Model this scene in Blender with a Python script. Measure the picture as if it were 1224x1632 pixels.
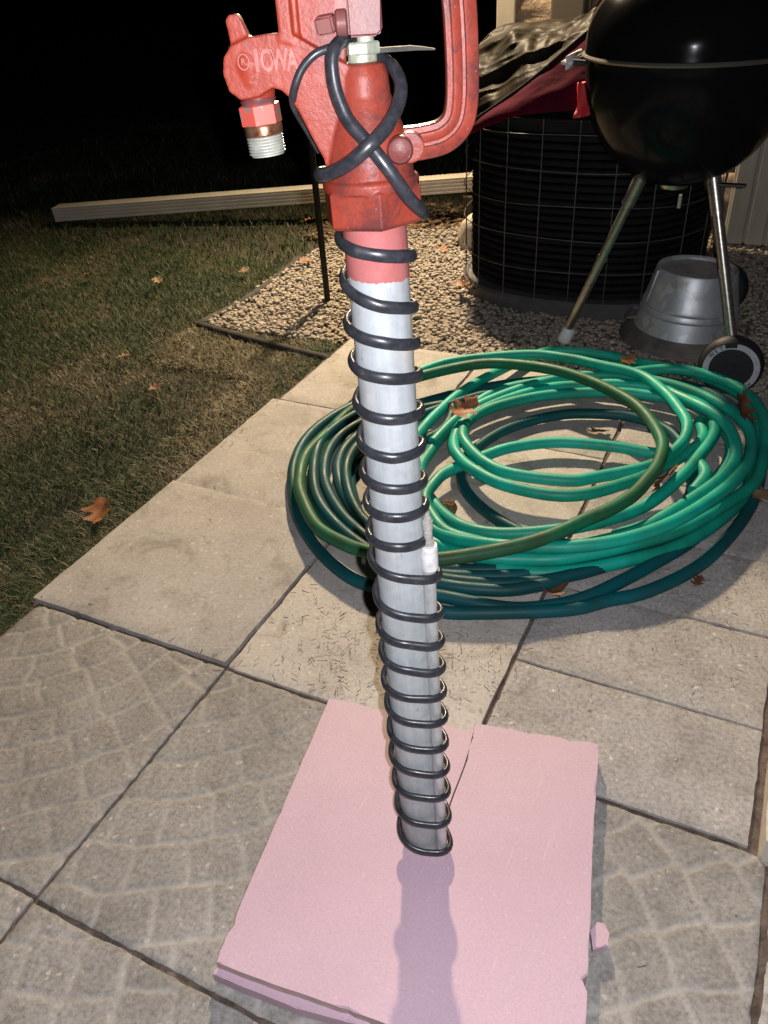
import bpy, bmesh, math, random
import numpy as np
from mathutils import Vector, Matrix, noise as mnoise

for o in list(bpy.data.objects):
    bpy.data.objects.remove(o, do_unlink=True)
scene = bpy.context.scene
COL = scene.collection
rnd = random.Random(7)
rng = np.random.default_rng(11)
R = math.radians

# ------------------------------------------------------------------ camera
cam_data = bpy.data.cameras.new('camera')
cam_data.sensor_fit = 'VERTICAL'
cam_data.sensor_height = 36.0
cam_data.lens = 1285.5 * 36.0 / 1632.0
cam_data.clip_start = 0.02
cam_data.clip_end = 200.0
camera = bpy.data.objects.new('camera', cam_data)
COL.objects.link(camera)
CAM = Vector((1.0544, -1.0751, 0.9115))
CR = Vector((0.9024, 0.4275, -0.0542)); CU = Vector((-0.2098, 0.5456, 0.8114)); CF = Vector((-0.3764, 0.7208, -0.5820))
camera.matrix_world = Matrix(((CR.x, CU.x, -CF.x, CAM.x), (CR.y, CU.y, -CF.y, CAM.y), (CR.z, CU.z, -CF.z, CAM.z), (0, 0, 0, 1)))
scene.camera = camera

# ------------------------------------------------------------------ night sky (sun well below the horizon)
world = bpy.data.worlds.new('World')
scene.world = world
world.use_nodes = True
wn = world.node_tree
sky = wn.nodes.new('ShaderNodeTexSky')
sky.sky_type = 'NISHITA'; sky.sun_disc = False
sky.sun_elevation = R(-9); sky.sun_rotation = R(150)
wn.links.new(sky.outputs[0], wn.nodes['Background'].inputs[0])
wn.nodes['Background'].inputs[1].default_value = 0.05

# ------------------------------------------------------------------ the phone's own flash, beside its lens
fl = bpy.data.lights.new('phone_flash', 'POINT')
fl.energy = 38; fl.color = (0.93, 0.94, 1.0); fl.shadow_soft_size = 0.004
flash = bpy.data.objects.new('phone_flash', fl)
flash.location = CAM + CR * 0.022 + CU * 0.006
COL.objects.link(flash)

scene.view_settings.view_transform = 'Standard'
scene.view_settings.look = 'None'
scene.view_settings.gamma = 1.0
scene.view_settings.exposure = 0.25
scene.view_settings.use_curve_mapping = False
scene.render.engine = 'CYCLES'

# ------------------------------------------------------------------ materials
MATS = {}
class NT:
    def __init__(s, name):
        s.m = bpy.data.materials.new(name); s.m.use_nodes = True
        s.t = s.m.node_tree; s.b = s.t.nodes['Principled BSDF']
        MATS[name] = s.m
    def n(s, typ, **kw):
        nd = s.t.nodes.new(typ)
        for k, v in kw.items(): setattr(nd, k, v)
        return nd
    def l(s, a, b): s.t.links.new(a, b)
    def coord(s, kind='Object', scale=None):
        tc = s.n('ShaderNodeTexCoord')
        if scale is None: return tc.outputs[kind]
        mp = s.n('ShaderNodeMapping'); mp.inputs['Scale'].default_value = scale
        s.l(tc.outputs[kind], mp.inputs[0]); return mp.outputs[0]
    def noise(s, vec, scale, detail=4, rough=0.6, dist=0.0):
        nd = s.n('ShaderNodeTexNoise')
        nd.inputs['Scale'].default_value = scale; nd.inputs['Detail'].default_value = detail
        nd.inputs['Roughness'].default_value = rough; nd.inputs['Distortion'].default_value = dist
        if vec is not None: s.l(vec, nd.inputs['Vector'])
        return nd.outputs['Fac']
    def voro(s, vec, scale, feature='F1', out='Distance'):
        nd = s.n('ShaderNodeTexVoronoi', feature=feature); nd.inputs['Scale'].default_value = scale
        if vec is not None: s.l(vec, nd.inputs['Vector'])
        return nd.outputs[out]
    def ramp(s, fac, stops):
        nd = s.n('ShaderNodeValToRGB'); cr = nd.color_ramp
        while len(cr.elements) < len(stops): cr.elements.new(0.5)
        for e, (p, c) in zip(cr.elements, stops):
            e.position = p; e.color = (*c, 1) if len(c) == 3 else c
        s.l(fac, nd.inputs[0]); return nd.outputs[0]
    def mix(s, a, b, fac, mode='MIX'):
        nd = s.n('ShaderNodeMix', data_type='RGBA', blend_type=mode)
        for sock, v in ((nd.inputs[0], fac), (nd.inputs[6], a), (nd.inputs[7], b)):
            if hasattr(v, 'is_output'): s.l(v, sock)
            elif isinstance(v, (int, float)): sock.default_value = v
            else: sock.default_value = (*v, 1)
        return nd.outputs[2]
    def math(s, op, a, b=0.0):
        nd = s.n('ShaderNodeMath', operation=op)
        for i, v in enumerate((a, b)):
            if hasattr(v, 'is_output'): s.l(v, nd.inputs[i])
            else: nd.inputs[i].default_value = v
        return nd.outputs[0]
    def attr(s, name):
        return s.n('ShaderNodeAttribute', attribute_name=name).outputs['Fac']
    def rand(s): return s.n('ShaderNodeObjectInfo').outputs['Random']
    def bump(s, h, strength=0.3, dist=0.002, prev=None):
        nd = s.n('ShaderNodeBump'); nd.inputs['Strength'].default_value = strength; nd.inputs['Distance'].default_value = dist
        s.l(h, nd.inputs['Height'])
        if prev is not None: s.l(prev, nd.inputs['Normal'])
        return nd.outputs[0]
    def fin(s, col=None, rough=0.6, metal=0.0, normal=None, spec=None):
        for sock, v in ((s.b.inputs['Base Color'], col), (s.b.inputs['Roughness'], rough), (s.b.inputs['Metallic'], metal)):
            if v is None: continue
            if hasattr(v, 'is_output'): s.l(v, sock)
            elif isinstance(v, (int, float)): sock.default_value = v
            else: sock.default_value = (*v, 1)
        if normal is not None: s.l(normal, s.b.inputs['Normal'])
        if spec is not None: s.b.inputs['Specular IOR Level'].default_value = spec
        return s.m

def concrete(name, c0, c1, c2, speck, stain, bump=0.35):
    m = NT(name); v = m.coord('Object')
    ad = m.n('ShaderNodeVectorMath', operation='ADD'); m.l(v, ad.inputs[0])
    rv = m.n('ShaderNodeCombineXYZ'); ro = m.math('MULTIPLY', m.rand(), 37.0); m.l(ro, rv.inputs[0]); m.l(ro, rv.inputs[1]); m.l(rv.outputs[0], ad.inputs[1])
    v = ad.outputs[0]
    big = m.noise(v, 7, 5, 0.65)
    col = m.ramp(big, [(0.3, c0), (0.5, c1), (0.72, c2)])
    fine = m.noise(v, 160, 5, 0.75)
    col = m.mix(col, m.ramp(fine, [(0.3, (0.55,)*3), (0.55, (1,)*3), (0.75, (1.25,)*3)]), speck, 'MULTIPLY')
    grit = m.voro(v, 230, 'F1', 'Color')
    gs = m.ramp(m.math('MULTIPLY', grit, 1.0), [(0.0, (0.55,)*3), (0.12, (1,)*3), (0.88, (1,)*3), (0.95, (1.75, 1.7, 1.65))])
    col = m.mix(col, gs, speck * 0.8, 'MULTIPLY')
    st = m.noise(v, 13, 6, 0.7, 0.6)
    smask = m.ramp(st, [(0.52, (0,)*3), (0.70, (1,)*3)])
    col = m.mix(col, m.mix(col, (0.58, 0.54, 0.49), 1.0, 'MULTIPLY'), m.math('MULTIPLY', smask, stain))
    sp = m.noise(v, 55, 3, 0.6); spz = m.noise(v, 9, 3, 0.6)
    col = m.mix(col, (0.07, 0.055, 0.042), m.math('MULTIPLY', m.math('MULTIPLY', m.ramp(sp, [(0.62, (0,)*3), (0.70, (1,)*3)]), m.ramp(spz, [(0.52, (0,)*3), (0.66, (1,)*3)])), stain))
    nb = m.bump(fine, bump, 0.0012); nb = m.bump(m.noise(v, 40, 4), bump * 0.8, 0.002, nb)
    return m, v, col, nb

m, v, col, nb = concrete('smooth_concrete', (0.31, 0.285, 0.265), (0.38, 0.352, 0.33), (0.43, 0.402, 0.38), 0.65, 0.8, 0.3); m.fin(col, 0.85, 0, nb)
m, v, col, nb = concrete('pale_concrete', (0.37, 0.335, 0.30), (0.45, 0.412, 0.375), (0.49, 0.455, 0.42), 0.6, 0.9, 0.25); m.fin(col, 0.85, 0, nb)
m, v, col, nb = concrete('aggregate_concrete', (0.28, 0.262, 0.248), (0.355, 0.333, 0.318), (0.41, 0.387, 0.37), 1.0, 0.65, 0.5); m.fin(col, 0.88, 0, nb)
m, v, col, nb = concrete('stamped_concrete', (0.205, 0.190, 0.176), (0.265, 0.247, 0.23), (0.32, 0.298, 0.28), 1.0, 0.6, 0.6)
gr = m.attr('groove')
col = m.mix(col, m.mix(col, (0.40, 0.378, 0.352), 0.85), m.math('MULTIPLY', gr, 0.58)); m.fin(col, 0.88, 0, nb)
m, v, col, nb = concrete('kerb_stone', (0.42, 0.37, 0.31), (0.52, 0.47, 0.41), (0.58, 0.53, 0.47), 0.5, 0.35, 0.9); m.fin(col, 0.9, 0, nb)

m = NT('soil'); v = m.coord('Object'); a = m.noise(v, 9, 6, 0.7)
col = m.ramp(a, [(0.3, (0.028, 0.022, 0.014)), (0.55, (0.05, 0.043, 0.024)), (0.75, (0.085, 0.068, 0.04))])
m.fin(col, 0.95, 0, m.bump(m.noise(v, 70, 5), 0.8, 0.01))
m = NT('joint_dirt'); v = m.coord('Object')
m.fin(m.ramp(m.noise(v, 60, 5), [(0.3, (0.05, 0.036, 0.028)), (0.7, (0.16, 0.115, 0.09))]), 0.95, 0, m.bump(m.noise(v, 200, 4), 0.9, 0.004))
m = NT('grass'); g = m.attr('tint')
col = m.ramp(g, [(0.0, (0.014, 0.032, 0.007)), (0.3, (0.027, 0.052, 0.012)), (0.5, (0.042, 0.055, 0.018)), (0.68, (0.070, 0.058, 0.032)), (0.85, (0.14, 0.11, 0.062)), (1.0, (0.23, 0.19, 0.12))])
m.fin(col, 0.65, 0, None, 0.3)
m = NT('gravel'); g = m.attr('tint'); v = m.coord('Object')
col = m.ramp(g, [(0.0, (0.21, 0.172, 0.135)), (0.3, (0.28, 0.235, 0.185)), (0.6, (0.325, 0.275, 0.222)), (0.85, (0.36, 0.315, 0.262)), (1.0, (0.42, 0.385, 0.34))])
col = m.mix(col, m.ramp(m.noise(v, 170, 4), [(0.3, (0.7,)*3), (0.7, (1.15,)*3)]), 0.8, 'MULTIPLY')
m.fin(col, 0.8, 0, m.bump(m.noise(v, 350, 3), 0.4, 0.002))
m = NT('gravel_fines'); v = m.coord('Object'); m.fin(m.ramp(m.voro(v, 95, 'F1', 'Color'), [(0.0, (0.10, 0.08, 0.06)), (1.0, (0.26, 0.215, 0.17))]), 0.95, 0, m.bump(m.voro(v, 95), 0.8, 0.006))
m = NT('mulch'); g = m.attr('tint')
m.fin(m.ramp(g, [(0.0, (0.06, 0.034, 0.016)), (0.5, (0.17, 0.10, 0.05)), (1.0, (0.33, 0.22, 0.12))]), 0.85)
m = NT('litter'); g = m.attr('tint')
m.fin(m.ramp(g, [(0.0, (0.06, 0.042, 0.03)), (0.6, (0.12, 0.08, 0.056)), (1.0, (0.24, 0.17, 0.11))]), 0.9)

def leafmat(name, c0, c1):
    m = NT(name); v = m.coord('Object')
    m.fin(m.ramp(m.noise(v, 45, 5), [(0.3, c0), (0.7, c1)]), 0.6, 0, m.bump(m.noise(v, 120, 4), 0.5, 0.002))
leafmat('leaf_orange', (0.17, 0.055, 0.018), (0.33, 0.125, 0.045))
leafmat('leaf_brown', (0.075, 0.028, 0.014), (0.16, 0.062, 0.028))
leafmat('leaf_tan', (0.14, 0.085, 0.045), (0.26, 0.17, 0.095))

m = NT('pink_foam'); v = m.coord('Object')
col = m.ramp(m.noise(v, 5, 4), [(0.3, (0.45, 0.312, 0.375)), (0.7, (0.51, 0.352, 0.42))])
sp = m.ramp(m.voro(v, 420, 'F1', 'Color'), [(0.90, (0,)*3), (0.97, (1,)*3)])
col = m.mix(col, (0.66, 0.53, 0.60), m.math('MULTIPLY', sp, 0.3))  # pale flecks: the foam's sparkle put into the colour
col = m.mix(col, m.ramp(m.noise(v, 330, 4, 0.8), [(0.3, (0.86,)*3), (0.5, (1.0,)*3), (0.7, (1.1,)*3)]), 0.8, 'MULTIPLY')
col = m.mix(col, (0.42, 0.33, 0.34), m.math('MULTIPLY', m.ramp(m.noise(v, 11, 6, 0.75), [(0.60, (0,)*3), (0.80, (1,)*3)]), 0.4))
scr = m.noise(m.coord('Object', (90, 6, 6)), 3, 3)
col = m.mix(col, (0.70, 0.50, 0.50), m.math('MULTIPLY', m.ramp(scr, [(0.66, (0,)*3), (0.72, (1,)*3)]), 0.25))
m.fin(col, 0.55, 0, m.bump(m.noise(v, 300, 4, 0.7), 0.35, 0.0012, m.bump(m.noise(v, 25, 3), 0.15, 0.002)))
m = NT('foam_dirty_edge'); v = m.coord('Object')
m.fin(m.ramp(m.noise(v, 30, 4), [(0.35, (0.36, 0.28, 0.25)), (0.65, (0.52, 0.36, 0.35))]), 0.75, 0, m.bump(m.noise(v, 200, 4), 0.4, 0.002))

m = NT('galvanised_pipe'); v = m.coord('Object'); vs = m.coord('Object', (60, 60, 2.5))
a = m.noise(v, 22, 5, 0.7); b = m.noise(vs, 3, 4)
col = m.ramp(a, [(0.3, (0.33, 0.347, 0.358)), (0.55, (0.385, 0.405, 0.42)), (0.75, (0.425, 0.44, 0.45))])
col = m.mix(col, m.ramp(b, [(0.35, (0.86,)*3), (0.6, (1.03,)*3)]), 0.6, 'MULTIPLY')
col = m.mix(col, (0.60, 0.49, 0.38), m.math('MULTIPLY', m.ramp(m.noise(v, 14, 3), [(0.58, (0,)*3), (0.68, (1,)*3)]), 0.35))
col = m.mix(col, (0.16, 0.16, 0.16), m.math('MULTIPLY', m.ramp(m.noise(m.coord('Object', (90, 90, 16)), 3, 3), [(0.69, (0,)*3), (0.73, (1,)*3)]), 0.7))
spg = m.voro(v, 120, 'F1', 'Color')
col = m.mix(col, m.ramp(spg, [(0.0, (0.88,)*3), (1.0, (1.08,)*3)]), 0.8, 'MULTIPLY')
m.fin(col, m.ramp(b, [(0.3, (0.45,)*3), (0.7, (0.6,)*3)]), 0.08, m.bump(b, 0.12, 0.001))
m = NT('side_tube_metal'); v = m.coord('Object')
m.fin(m.ramp(m.noise(v, 60, 4), [(0.3, (0.44, 0.44, 0.44)), (0.7, (0.6, 0.61, 0.62))]), 0.38, 0.5)
m = NT('fitting_metal'); v = m.coord('Object')
m.fin(m.ramp(m.noise(v, 200, 4), [(0.3, (0.34, 0.32, 0.29)), (0.7, (0.56, 0.54, 0.50))]), 0.3, 0.35)
m = NT('fitting_white'); v = m.coord('Object')
m.fin(m.ramp(m.noise(v, 150, 4), [(0.35, (0.46, 0.45, 0.44)), (0.65, (0.66, 0.66, 0.66))]), 0.6, 0.1)

def redpaint(name, c0, c1, c2, dirt, rough=0.42):
    m = NT(name); v = m.coord('Object')
    col = m.ramp(m.noise(v, 30, 6, 0.7), [(0.3, c0), (0.5, c1), (0.72, c2)])
    d = m.ramp(m.noise(v, 75, 6, 0.75, 0.4), [(0.52, (0,)*3), (0.70, (1,)*3)])
    sx = m.n('ShaderNodeSeparateXYZ'); m.l(v, sx.inputs[0])
    worn = m.n('ShaderNodeMapRange', interpolation_type='SMOOTHSTEP'); worn.inputs[1].default_value = -0.040; worn.inputs[2].default_value = -0.012; m.l(sx.outputs[0], worn.inputs[0])
    col = m.mix(col, m.mix(col, (0.86, 1.15, 1.4), 1.0, 'MULTIPLY'), m.math('MULTIPLY', worn.outputs[0], 0.8))
    grime = m.ramp(m.noise(v, 38, 6, 0.75, 0.5), [(0.45, (0,)*3), (0.60, (1,)*3)])
    col = m.mix(col, (0.085, 0.026, 0.026), m.math('MULTIPLY', m.math('MULTIPLY', grime, worn.outputs[0]), min(0.85, dirt * 2.4)))
    col = m.mix(col, (0.12, 0.03, 0.03), m.math('MULTIPLY', d, dirt))
    chip = m.ramp(m.noise(v, 150, 4), [(0.70, (0,)*3), (0.725, (1,)*3)])
    col = m.mix(col, (0.26, 0.19, 0.17), chip)
    geo = m.n('ShaderNodeNewGeometry')
    edge = m.ramp(geo.outputs['Pointiness'], [(0.53, (0,)*3), (0.62, (1,)*3)])
    col = m.mix(col, (0.55, 0.30, 0.28), m.math('MULTIPLY', edge, 0.22))  # highlight along ridges, painted by mixing convex edges paler
    m.fin(col, rough, 0, m.bump(m.noise(v, 330, 4), 0.28, 0.001, m.bump(m.noise(v, 70, 5), 0.3, 0.002)), 0.22)
redpaint('red_casting', (0.21, 0.025, 0.012), (0.25, 0.031, 0.0155), (0.275, 0.046, 0.028), 0.40)
redpaint('red_weathered', (0.105, 0.014, 0.010), (0.14, 0.020, 0.015), (0.165, 0.032, 0.026), 0.6)
redpaint('pink_red_paint', (0.36, 0.085, 0.068), (0.40, 0.100, 0.082), (0.42, 0.125, 0.105), 0.02, 0.3)
redpaint('red_letter_highlit', (0.30, 0.065, 0.05), (0.34, 0.10, 0.085), (0.37, 0.135, 0.118), 0.2)  # paler than the casting: highlights on the raised letters painted in
m = NT('hex_peeled_paint'); v = m.coord('Object')
pk = m.ramp(m.noise(v, 70, 3), [(0.50, (0,)*3), (0.53, (1,)*3)])
m.fin(m.mix((0.55, 0.085, 0.062), (0.19, 0.165, 0.14), pk), 0.45, 0.1)
m = NT('brass'); v = m.coord('Object')
m.fin(m.ramp(m.noise(v, 120, 4), [(0.3, (0.18, 0.06, 0.03)), (0.6, (0.48, 0.26, 0.15)), (0.8, (0.62, 0.42, 0.27))]), 0.32, 0.85)
m = NT('nozzle_thread'); v = m.coord('Object')
m.fin(m.ramp(m.noise(v, 120, 4), [(0.3, (0.34, 0.34, 0.29)), (0.7, (0.50, 0.51, 0.45))]), 0.45, 0.35)
m = NT('bronze_nut'); v = m.coord('Object')
m.fin(m.ramp(m.noise(v, 110, 5), [(0.3, (0.24, 0.25, 0.17)), (0.55, (0.40, 0.42, 0.33)), (0.75, (0.50, 0.52, 0.43))]), 0.5, 0.3, m.bump(m.noise(v, 250), 0.3, 0.001))
m = NT('dull_steel'); v = m.coord('Object')
m.fin(m.ramp(m.noise(v, 80, 4), [(0.3, (0.035, 0.031, 0.027)), (0.7, (0.07, 0.062, 0.053))]), 0.7, 0.0, None, 0.2)
m = NT('black_rubber_cable'); v = m.coord('Object')
m.fin(m.ramp(m.noise(v, 95, 6, 0.7), [(0.35, (0.014, 0.015, 0.019)), (0.62, (0.032, 0.033, 0.040)), (0.72, (0.075, 0.07, 0.066))]), m.ramp(m.noise(v, 90, 4), [(0.3, (0.26,)*3), (0.7, (0.42,)*3)]), 0, m.bump(m.noise(v, 420, 3), 0.12, 0.0006))

def hosemat(name, c0, c1, dirt, dcol, rough=0.42, spec=0.36):
    m = NT(name); v = m.coord('Object')
    col = m.ramp(m.noise(v, 6, 4), [(0.36, c0), (0.6, c1)])
    col = m.mix(col, dcol, m.math('MULTIPLY', m.ramp(m.noise(v, 18, 6, 0.7), [(0.45, (0,)*3), (0.72, (1,)*3)]), dirt))
    col = m.mix(col, (0.02, 0.02, 0.015), m.math('MULTIPLY', m.ramp(m.noise(v, 160, 3), [(0.72, (0,)*3), (0.78, (1,)*3)]), 0.7))
    m.fin(col, m.ramp(m.noise(v, 30, 4), [(0.3, (rough,)*3), (0.7, (rough + 0.15,)*3)]), 0, m.bump(m.noise(v, 260, 3), 0.2, 0.001), spec)
hosemat('hose_green', (0.003, 0.21, 0.145), (0.004, 0.38, 0.285), 0.4, (0.02, 0.13, 0.07))
hosemat('hose_olive', (0.008, 0.15, 0.075), (0.022, 0.10, 0.048), 0.7, (0.042, 0.05, 0.018), 0.45, 0.25)
hosemat('hose_dark', (0.003, 0.085, 0.105), (0.005, 0.055, 0.058), 0.35, (0.025, 0.028, 0.016), 0.42, 0.22)

m = NT('black_enamel'); v = m.coord('Object')
m.fin((0.005, 0.005, 0.0055), m.ramp(m.noise(v, 12, 5), [(0.3, (0.10,)*3), (0.75, (0.22,)*3)]), 0, m.bump(m.noise(v, 60, 3), 0.02, 0.001), 0.07)
m = NT('rim_metal'); m.fin((0.14, 0.125, 0.105), 0.4, 0.6)
m = NT('leg_metal'); v = m.coord('Object', (8, 8, 40))
m.fin(m.ramp(m.noise(v, 5, 4), [(0.3, (0.26, 0.235, 0.20)), (0.7, (0.44, 0.41, 0.37))]), 0.32, 0.85)
m = NT('white_plastic'); v = m.coord('Object'); m.fin(m.ramp(m.noise(v, 60, 4), [(0.3, (0.60, 0.60, 0.60)), (0.7, (0.78, 0.78, 0.78))]), 0.5)
m = NT('grey_handle'); v = m.coord('Object'); m.fin(m.ramp(m.noise(v, 60, 4), [(0.3, (0.42, 0.42, 0.44)), (0.7, (0.60, 0.60, 0.62))]), 0.55)
m = NT('black_tyre'); v = m.coord('Object'); m.fin((0.013, 0.013, 0.017), 0.6, 0, m.bump(m.noise(v, 90, 4), 0.2, 0.001))
m = NT('galvanised_tub'); v = m.coord('Object')
sp = m.voro(v, 45, 'F1', 'Color')
col = m.ramp(sp, [(0.0, (0.42, 0.43, 0.46)), (1.0, (0.64, 0.65, 0.68))])
col = m.mix(col, (0.26, 0.15, 0.10), m.math('MULTIPLY', m.ramp(m.noise(v, 14, 6), [(0.60, (0,)*3), (0.74, (1,)*3)]), 0.6))
m.fin(col, 0.45, 0.55, m.bump(m.noise(v, 35), 0.15, 0.003))
m = NT('rusty_rim'); v = m.coord('Object')
m.fin(m.ramp(m.noise(v, 18, 6), [(0.35, (0.11, 0.10, 0.095)), (0.6, (0.21, 0.18, 0.155)), (0.75, (0.28, 0.19, 0.135))]), 0.65, 0.4)
m = NT('black_louvre'); v = m.coord('Object'); m.fin(m.ramp(m.noise(v, 20, 4), [(0.3, (0.006,)*3), (0.7, (0.012, 0.012, 0.013))]), 0.75, 0, None, 0.12)
m = NT('grille_wire'); v = m.coord('Object'); m.fin(m.ramp(m.noise(v, 30, 4), [(0.3, (0.05, 0.049, 0.047)), (0.7, (0.11, 0.107, 0.104))]), 0.5, 0.2)
m = NT('base_pan'); v = m.coord('Object'); m.fin(m.ramp(m.noise(v, 25, 4), [(0.3, (0.06, 0.058, 0.06)), (0.7, (0.11, 0.105, 0.105))]), 0.6, 0.2)
m = NT('brown_tarp'); v = m.coord('Object')
m.fin(m.ramp(m.noise(v, 9, 5), [(0.3, (0.007, 0.0056, 0.0038)), (0.7, (0.022, 0.0165, 0.0105))]), 0.48, 0, m.bump(m.noise(v, 700, 2), 0.2, 0.001, m.bump(m.noise(v, 18, 3, 0.5, 0.8), 0.4, 0.012)), 0.03)
m = NT('burgundy_lining'); v = m.coord('Object')
m.fin(m.ramp(m.noise(v, 9, 5), [(0.3, (0.036, 0.002, 0.008)), (0.7, (0.06, 0.003, 0.013))]), 0.9, 0, m.bump(m.noise(v, 22, 5), 0.3, 0.01), 0.05)
m = NT('red_cloth'); m.fin((0.48, 0.02, 0.035), 0.55)
m = NT('ivory_aluminium'); v = m.coord('Object'); m.fin(m.ramp(m.noise(v, 12, 5), [(0.3, (0.55, 0.49, 0.385)), (0.7, (0.64, 0.58, 0.47))]), 0.45)
m = NT('black_metal'); m.fin((0.008, 0.008, 0.009), 0.55)
m = NT('black_edging'); v = m.coord('Object'); m.fin(m.ramp(m.noise(v, 30, 4), [(0.3, (0.012, 0.011, 0.010)), (0.7, (0.05, 0.042, 0.035))]), 0.8)
m = NT('ivory_trim'); v = m.coord('Object'); m.fin(m.ramp(m.noise(v, 20, 3), [(0.3, (0.60, 0.53, 0.40)), (0.7, (0.68, 0.61, 0.48))]), 0.55)
m = NT('split_stone'); v = m.coord('Object'); 
m.fin(m.ramp(m.noise(v, 30, 6), [(0.3, (0.34, 0.24, 0.16)), (0.55, (0.47, 0.35, 0.24)), (0.75, (0.55, 0.44, 0.32))]), 0.9, 0, m.bump(m.noise(v, 60, 6), 0.8, 0.008))
m = NT('mortar'); v = m.coord('Object'); m.fin(m.ramp(m.noise(v, 60, 4), [(0.3, (0.16, 0.14, 0.11)), (0.7, (0.25, 0.22, 0.18))]), 0.95)
m = NT('brown_downspout'); m.fin((0.14, 0.115, 0.08), 0.6)
m = NT('grey_panel'); v = m.coord('Object', (6, 6, 1)); m.fin(m.ramp(m.noise(v, 6, 4), [(0.3, (0.34, 0.31, 0.25)), (0.7, (0.44, 0.40, 0.33))]), 0.65)
m = NT('pale_rock'); v = m.coord('Object'); m.fin(m.ramp(m.noise(v, 25, 6), [(0.3, (0.34, 0.30, 0.24)), (0.7, (0.55, 0.50, 0.42))]), 0.9, 0, m.bump(m.noise(v, 50, 5), 0.7, 0.01))
m = NT('seed_pod'); v = m.coord('Object'); m.fin(m.ramp(m.noise(v, 150, 4), [(0.3, (0.06, 0.035, 0.018)), (0.7, (0.24, 0.15, 0.07))]), 0.9, 0, m.bump(m.noise(v, 400, 4), 0.9, 0.004))
m = NT('black_plastic_bag'); v = m.coord('Object'); m.fin((0.010, 0.010, 0.013), 0.3, 0, m.bump(m.noise(v, 35, 4, 0.6, 1), 0.6, 0.01))
m = NT('lamp_white'); m.fin((0.7, 0.7, 0.68), 0.5)
m = NT('lamp_glow'); m.b.inputs['Emission Color'].default_value = (1.0, 0.62, 0.28, 1); m.b.inputs['Emission Strength'].default_value = 8.0

# ------------------------------------------------------------------ mesh helpers
def link(name, me, mat=None, parent=None, smooth=False):
    o = bpy.data.objects.new(name, me)
    COL.objects.link(o)
    if mat and not me.materials: me.materials.append(MATS[mat])
    if parent is not None: o.parent = parent
    if smooth: me.polygons.foreach_set('use_smooth', [True] * len(me.polygons))
    return o
def tag(o, label=None, cat=None, group=None, kind=None):
    if label: o['label'] = label
    if cat: o['category'] = cat
    if group: o['group'] = group
    if kind: o['kind'] = kind
    return o
def empty(name, loc=(0, 0, 0), parent=None):
    o = bpy.data.objects.new(name, None); COL.objects.link(o); o.location = loc
    o.empty_display_size = 0.02
    if parent is not None: o.parent = parent
    return o
def mesh(name, verts, faces, mat=None, parent=None, smooth=False):
    me = bpy.data.meshes.new(name); me.from_pydata([tuple(map(float, v)) for v in verts], [], faces); me.update()
    return link(name, me, mat, parent, smooth)
def from_bm(name, bm, mat=None, parent=None, smooth=False):
    me = bpy.data.meshes.new(name); bmesh.ops.recalc_face_normals(bm, faces=bm.faces); bm.to_mesh(me); bm.free()
    return link(name, me, mat, parent, smooth)
def bm_box(bm, c, s, rot=None):
    M = Matrix.Translation(c)
    if rot is not None: M = M @ rot
    return bmesh.ops.create_cube(bm, size=1.0, matrix=M @ Matrix.Diagonal((*s, 1)))['verts']
def box(name, c, s, mat, parent=None, bevel=0.0, rot=None, seg=2):
    bm = bmesh.new(); bm_box(bm, c, s, rot)
    if bevel: bmesh.ops.bevel(bm, geom=list(bm.edges), offset=bevel, segments=seg, affect='EDGES', profile=0.6)
    return from_bm(name, bm, mat, parent)
def bm_prism(bm, poly, y0, y1, mat4=None):
    """polygon in local XZ, extruded along Y"""
    a = [bm.verts.new((x, y0, z)) for x, z in poly]; b = [bm.verts.new((x, y1, z)) for x, z in poly]
    n = len(poly)
    bm.faces.new(a); bm.faces.new(list(reversed(b)))
    for i in range(n): bm.faces.new((a[i], b[i], b[(i + 1) % n], a[(i + 1) % n]))
    return a + b
def bm_lathe(bm, prof, seg=48, cx=0.0, cy=0.0, closed=True, rot0=0.0):
    rings = []
    for r, z in prof:
        rings.append([bm.verts.new((cx + r * math.cos(rot0 + 2 * math.pi * k / seg), cy + r * math.sin(rot0 + 2 * math.pi * k / seg), z)) for k in range(seg)])
    for i in range(len(rings) - 1):
        for k in range(seg):
            bm.faces.new((rings[i][k], rings[i][(k + 1) % seg], rings[i + 1][(k + 1) % seg], rings[i + 1][k]))
    if closed:
        bm.faces.new(list(reversed(rings[0]))); bm.faces.new(rings[-1])
def lathe(name, prof, mat, parent=None, seg=48, cx=0, cy=0, closed=True, smooth=True, rot0=0.0):
    bm = bmesh.new(); bm_lathe(bm, prof, seg, cx, cy, closed, rot0)
    o = from_bm(name, bm, mat, parent, False)
    if smooth: shade_auto(o)
    return o
def shade_auto(o, ang=35):
    me = o.data
    me.polygons.foreach_set('use_smooth', [True] * len(me.polygons))
    bm = bmesh.new(); bm.from_mesh(me); lim = R(ang)
    for e in bm.edges:
        if len(e.link_faces) == 2 and e.calc_face_angle(0) > lim: e.smooth = False
    bm.to_mesh(me); bm.free()
def catmull(pts, n=8, closed=False):
    P = [np.array(p, float) for p in pts]; out = []
    N = len(P)
    for i in range(N if closed else N - 1):
        g = (lambda k: P[k % N]) if closed else (lambda k: P[min(max(k, 0), N - 1)])
        p0, p1, p2, p3 = g(i - 1), g(i), g(i + 1), g(i + 2)
        for k in range(n):
            t = k / n
            out.append(0.5 * ((2 * p1) + (-p0 + p2) * t + (2 * p0 - 5 * p1 + 4 * p2 - p3) * t * t + (-p0 + 3 * p1 - 3 * p2 + p3) * t ** 3))
    if not closed: out.append(P[-1])
    return out
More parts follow.
